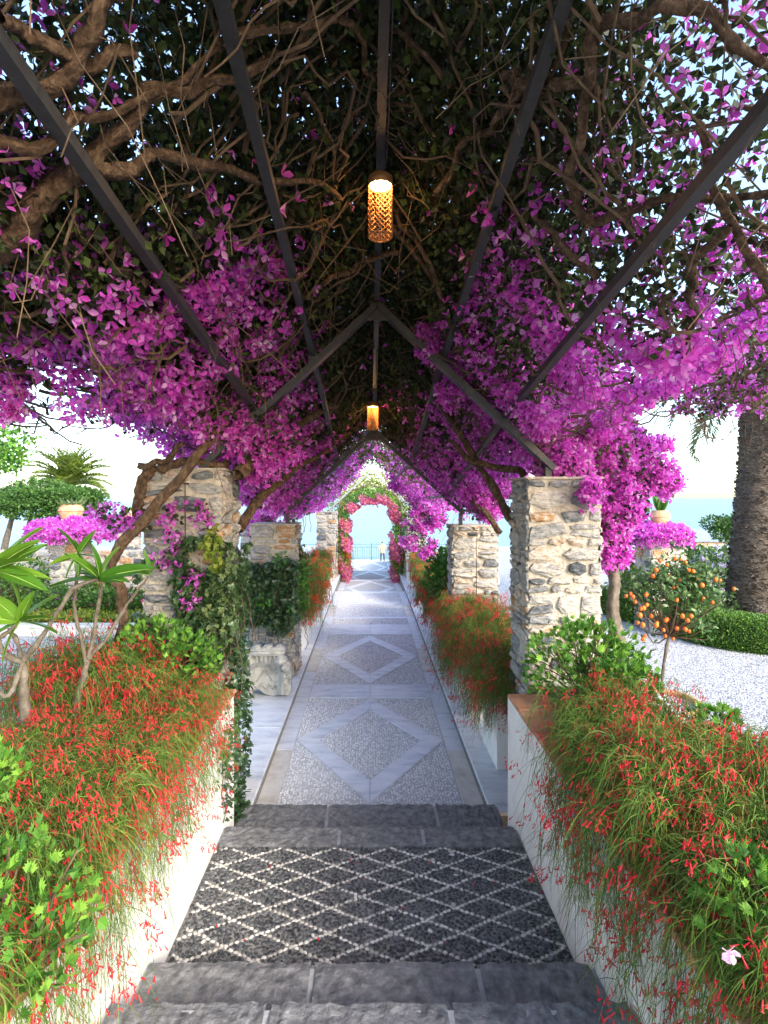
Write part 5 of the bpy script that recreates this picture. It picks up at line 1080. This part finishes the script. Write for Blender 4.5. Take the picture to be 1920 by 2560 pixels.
# far house, right
c = P(1755, 1372, 45); hs = thing('house', 'low pink house with blue grey roof far off beyond the right garden', 'house', (c[0], 45, c[2]-2.5))
mb = MB(); box(mb, c[0]-2.2, c[0]+2.6, 45, 49, c[2]-6, c[2]+.6); mb.obj('wall', M['plaster'], hs)
mb = MB(); z_ = c[2]+.601; mb.add([(c[0]-2.5,44.7,z_),(c[0]+2.9,44.7,z_),(c[0]+2.9,49.3,z_),(c[0]-2.5,49.3,z_),(c[0]-1.2,47,z_+.9),(c[0]+1.6,47,z_+.9)], [(0,1,5,4),(2,3,4,5)]); mb.add([(c[0]-2.5,44.7,z_),(c[0]-1.2,47,z_+.9),(c[0]-2.5,49.3,z_),(c[0]+2.9,44.7,z_),(c[0]+2.9,49.3,z_),(c[0]+1.6,47,z_+.9)], [(0,1,2),(3,4,5)]); mb.obj('roof', M['roof'], hs)
for dx in (-1.2, .3, 1.7): mb = MB(); box(mb, c[0]+dx-.35, c[0]+dx+.35, 44.96, 44.995, c[2]-1.2, c[2]-.1); mb.obj('window', M['glass'], hs)
# railing and person on the far terrace
rl = thing('balustrade', 'blue green iron railing along the sea terrace at the end of the walk', 'railing', (0, 40.2, -2))
for zz in (-.85, -1.05, -1.85): mb = MB(); box(mb, -8, 8, 40.18, 40.22, zz-.02, zz+.02); mb.obj('rail', M['rail'], rl)
for x in np.arange(-8, 8.01, 2.0): mb = MB(); box(mb, x-.04+.1, x+.04+.1, 40.16, 40.24, -2.0, -.78); mb.obj('post', M['rail'], rl)
mbal = MB(); box(mbal, -.014, .014, -.014, .014, -.4, .38); bme = mbal.mesh('baluster', M['rail'])
for x in np.arange(-6, 6.2, .17):
    if abs((x - .1) % 2.0) > .06: link('baluster', bme, rl, (x, 40.2, -1.44))
def person(label, x, y, z, s):
    root = thing('person', label, 'person', (x, y, z)); me = bpy.data.meshes.new('body')
    J = {'pel':(0,0,.93,.15),'wst':(0,0,1.1,.14),'chs':(0,0,1.32,.17),'nck':(0,0,1.47,.07),'hd1':(0,.01,1.56,.08),'hd2':(0,.01,1.68,.09),
         'lh':(-.1,0,.88,.1),'lk':(-.11,.02,.48,.065),'la':(-.12,-.01,.09,.045),'lt':(-.13,.13,.04,.04),'rh':(.1,0,.88,.1),'rk':(.12,-.02,.48,.065),'ra':(.13,-.03,.09,.045),'rt':(.14,.11,.04,.04),
         'ls':(-.2,0,1.4,.07),'le':(-.27,-.02,1.13,.055),'lw':(-.24,.12,.95,.035),'lf':(-.23,.17,.9,.03),'rs':(.2,0,1.4,.07),'re':(.28,-.02,1.13,.055),'rw':(.24,.12,.96,.035),'rf':(.23,.17,.91,.03)}
    E = [('pel','wst'),('wst','chs'),('chs','nck'),('nck','hd1'),('hd1','hd2'),('pel','lh'),('lh','lk'),('lk','la'),('la','lt'),('pel','rh'),('rh','rk'),('rk','ra'),('ra','rt'),('chs','ls'),('ls','le'),('le','lw'),('lw','lf'),('chs','rs'),('rs','re'),('re','rw'),('rw','rf')]
    ks = list(J); me.from_pydata([J[k_][:3] for k_ in ks], [(ks.index(a), ks.index(b_)) for a, b_ in E], [])
    o = bpy.data.objects.new('body', me); col.objects.link(o); md = o.modifiers.new('skin', 'SKIN'); md2 = o.modifiers.new('sub', 'SUBSURF'); md2.levels = 2; md2.render_levels = 2
    for i, k_ in enumerate(ks): sv = me.skin_vertices[0].data[i]; sv.radius = (J[k_][3], J[k_][3]*.8); sv.use_root = (k_ == 'pel')
    dg = bpy.context.evaluated_depsgraph_get(); dg.update(); m2 = bpy.data.meshes.new_from_object(o.evaluated_get(dg)); bpy.data.objects.remove(o)
    for mm in ('skin', 'jacket', 'trousers', 'hair'): m2.materials.append(M[mm])
    for p_ in m2.polygons:
        cz = p_.center; p_.use_smooth = True
        p_.material_index = 3 if (cz.z > 1.6 and (cz.y < .03 or cz.z > 1.72)) else 0 if cz.z > 1.48 or (abs(cz.x) > .19 and cz.z < .97) else 1 if cz.z > .84 else 2
    m2.name = 'body'; b2 = bpy.data.objects.new('body', m2); col.objects.link(b2); b2.parent = root; root.scale = (s, s, s)
pp_ = P(956, 1400, 37.5); person('person in a beige jacket and dark trousers standing with back turned on the sea terrace', pp_[0], 37.5, -2, .93)
c = P(985, 1400, 36.5); mb = MB(); lathe(mb, [(.28,-1.99),(.4,-1.7),(.44,-1.4),(.4,-1.2),(.45,-1.15),(.4,-1.12),(.0,-1.15)], (c[0]+.1, 36.5, 0), 20); tag(mb.obj('terracotta_pot', M['terra'], smooth=True), 'large brown pot on the sea terrace beside the standing person', 'pot')
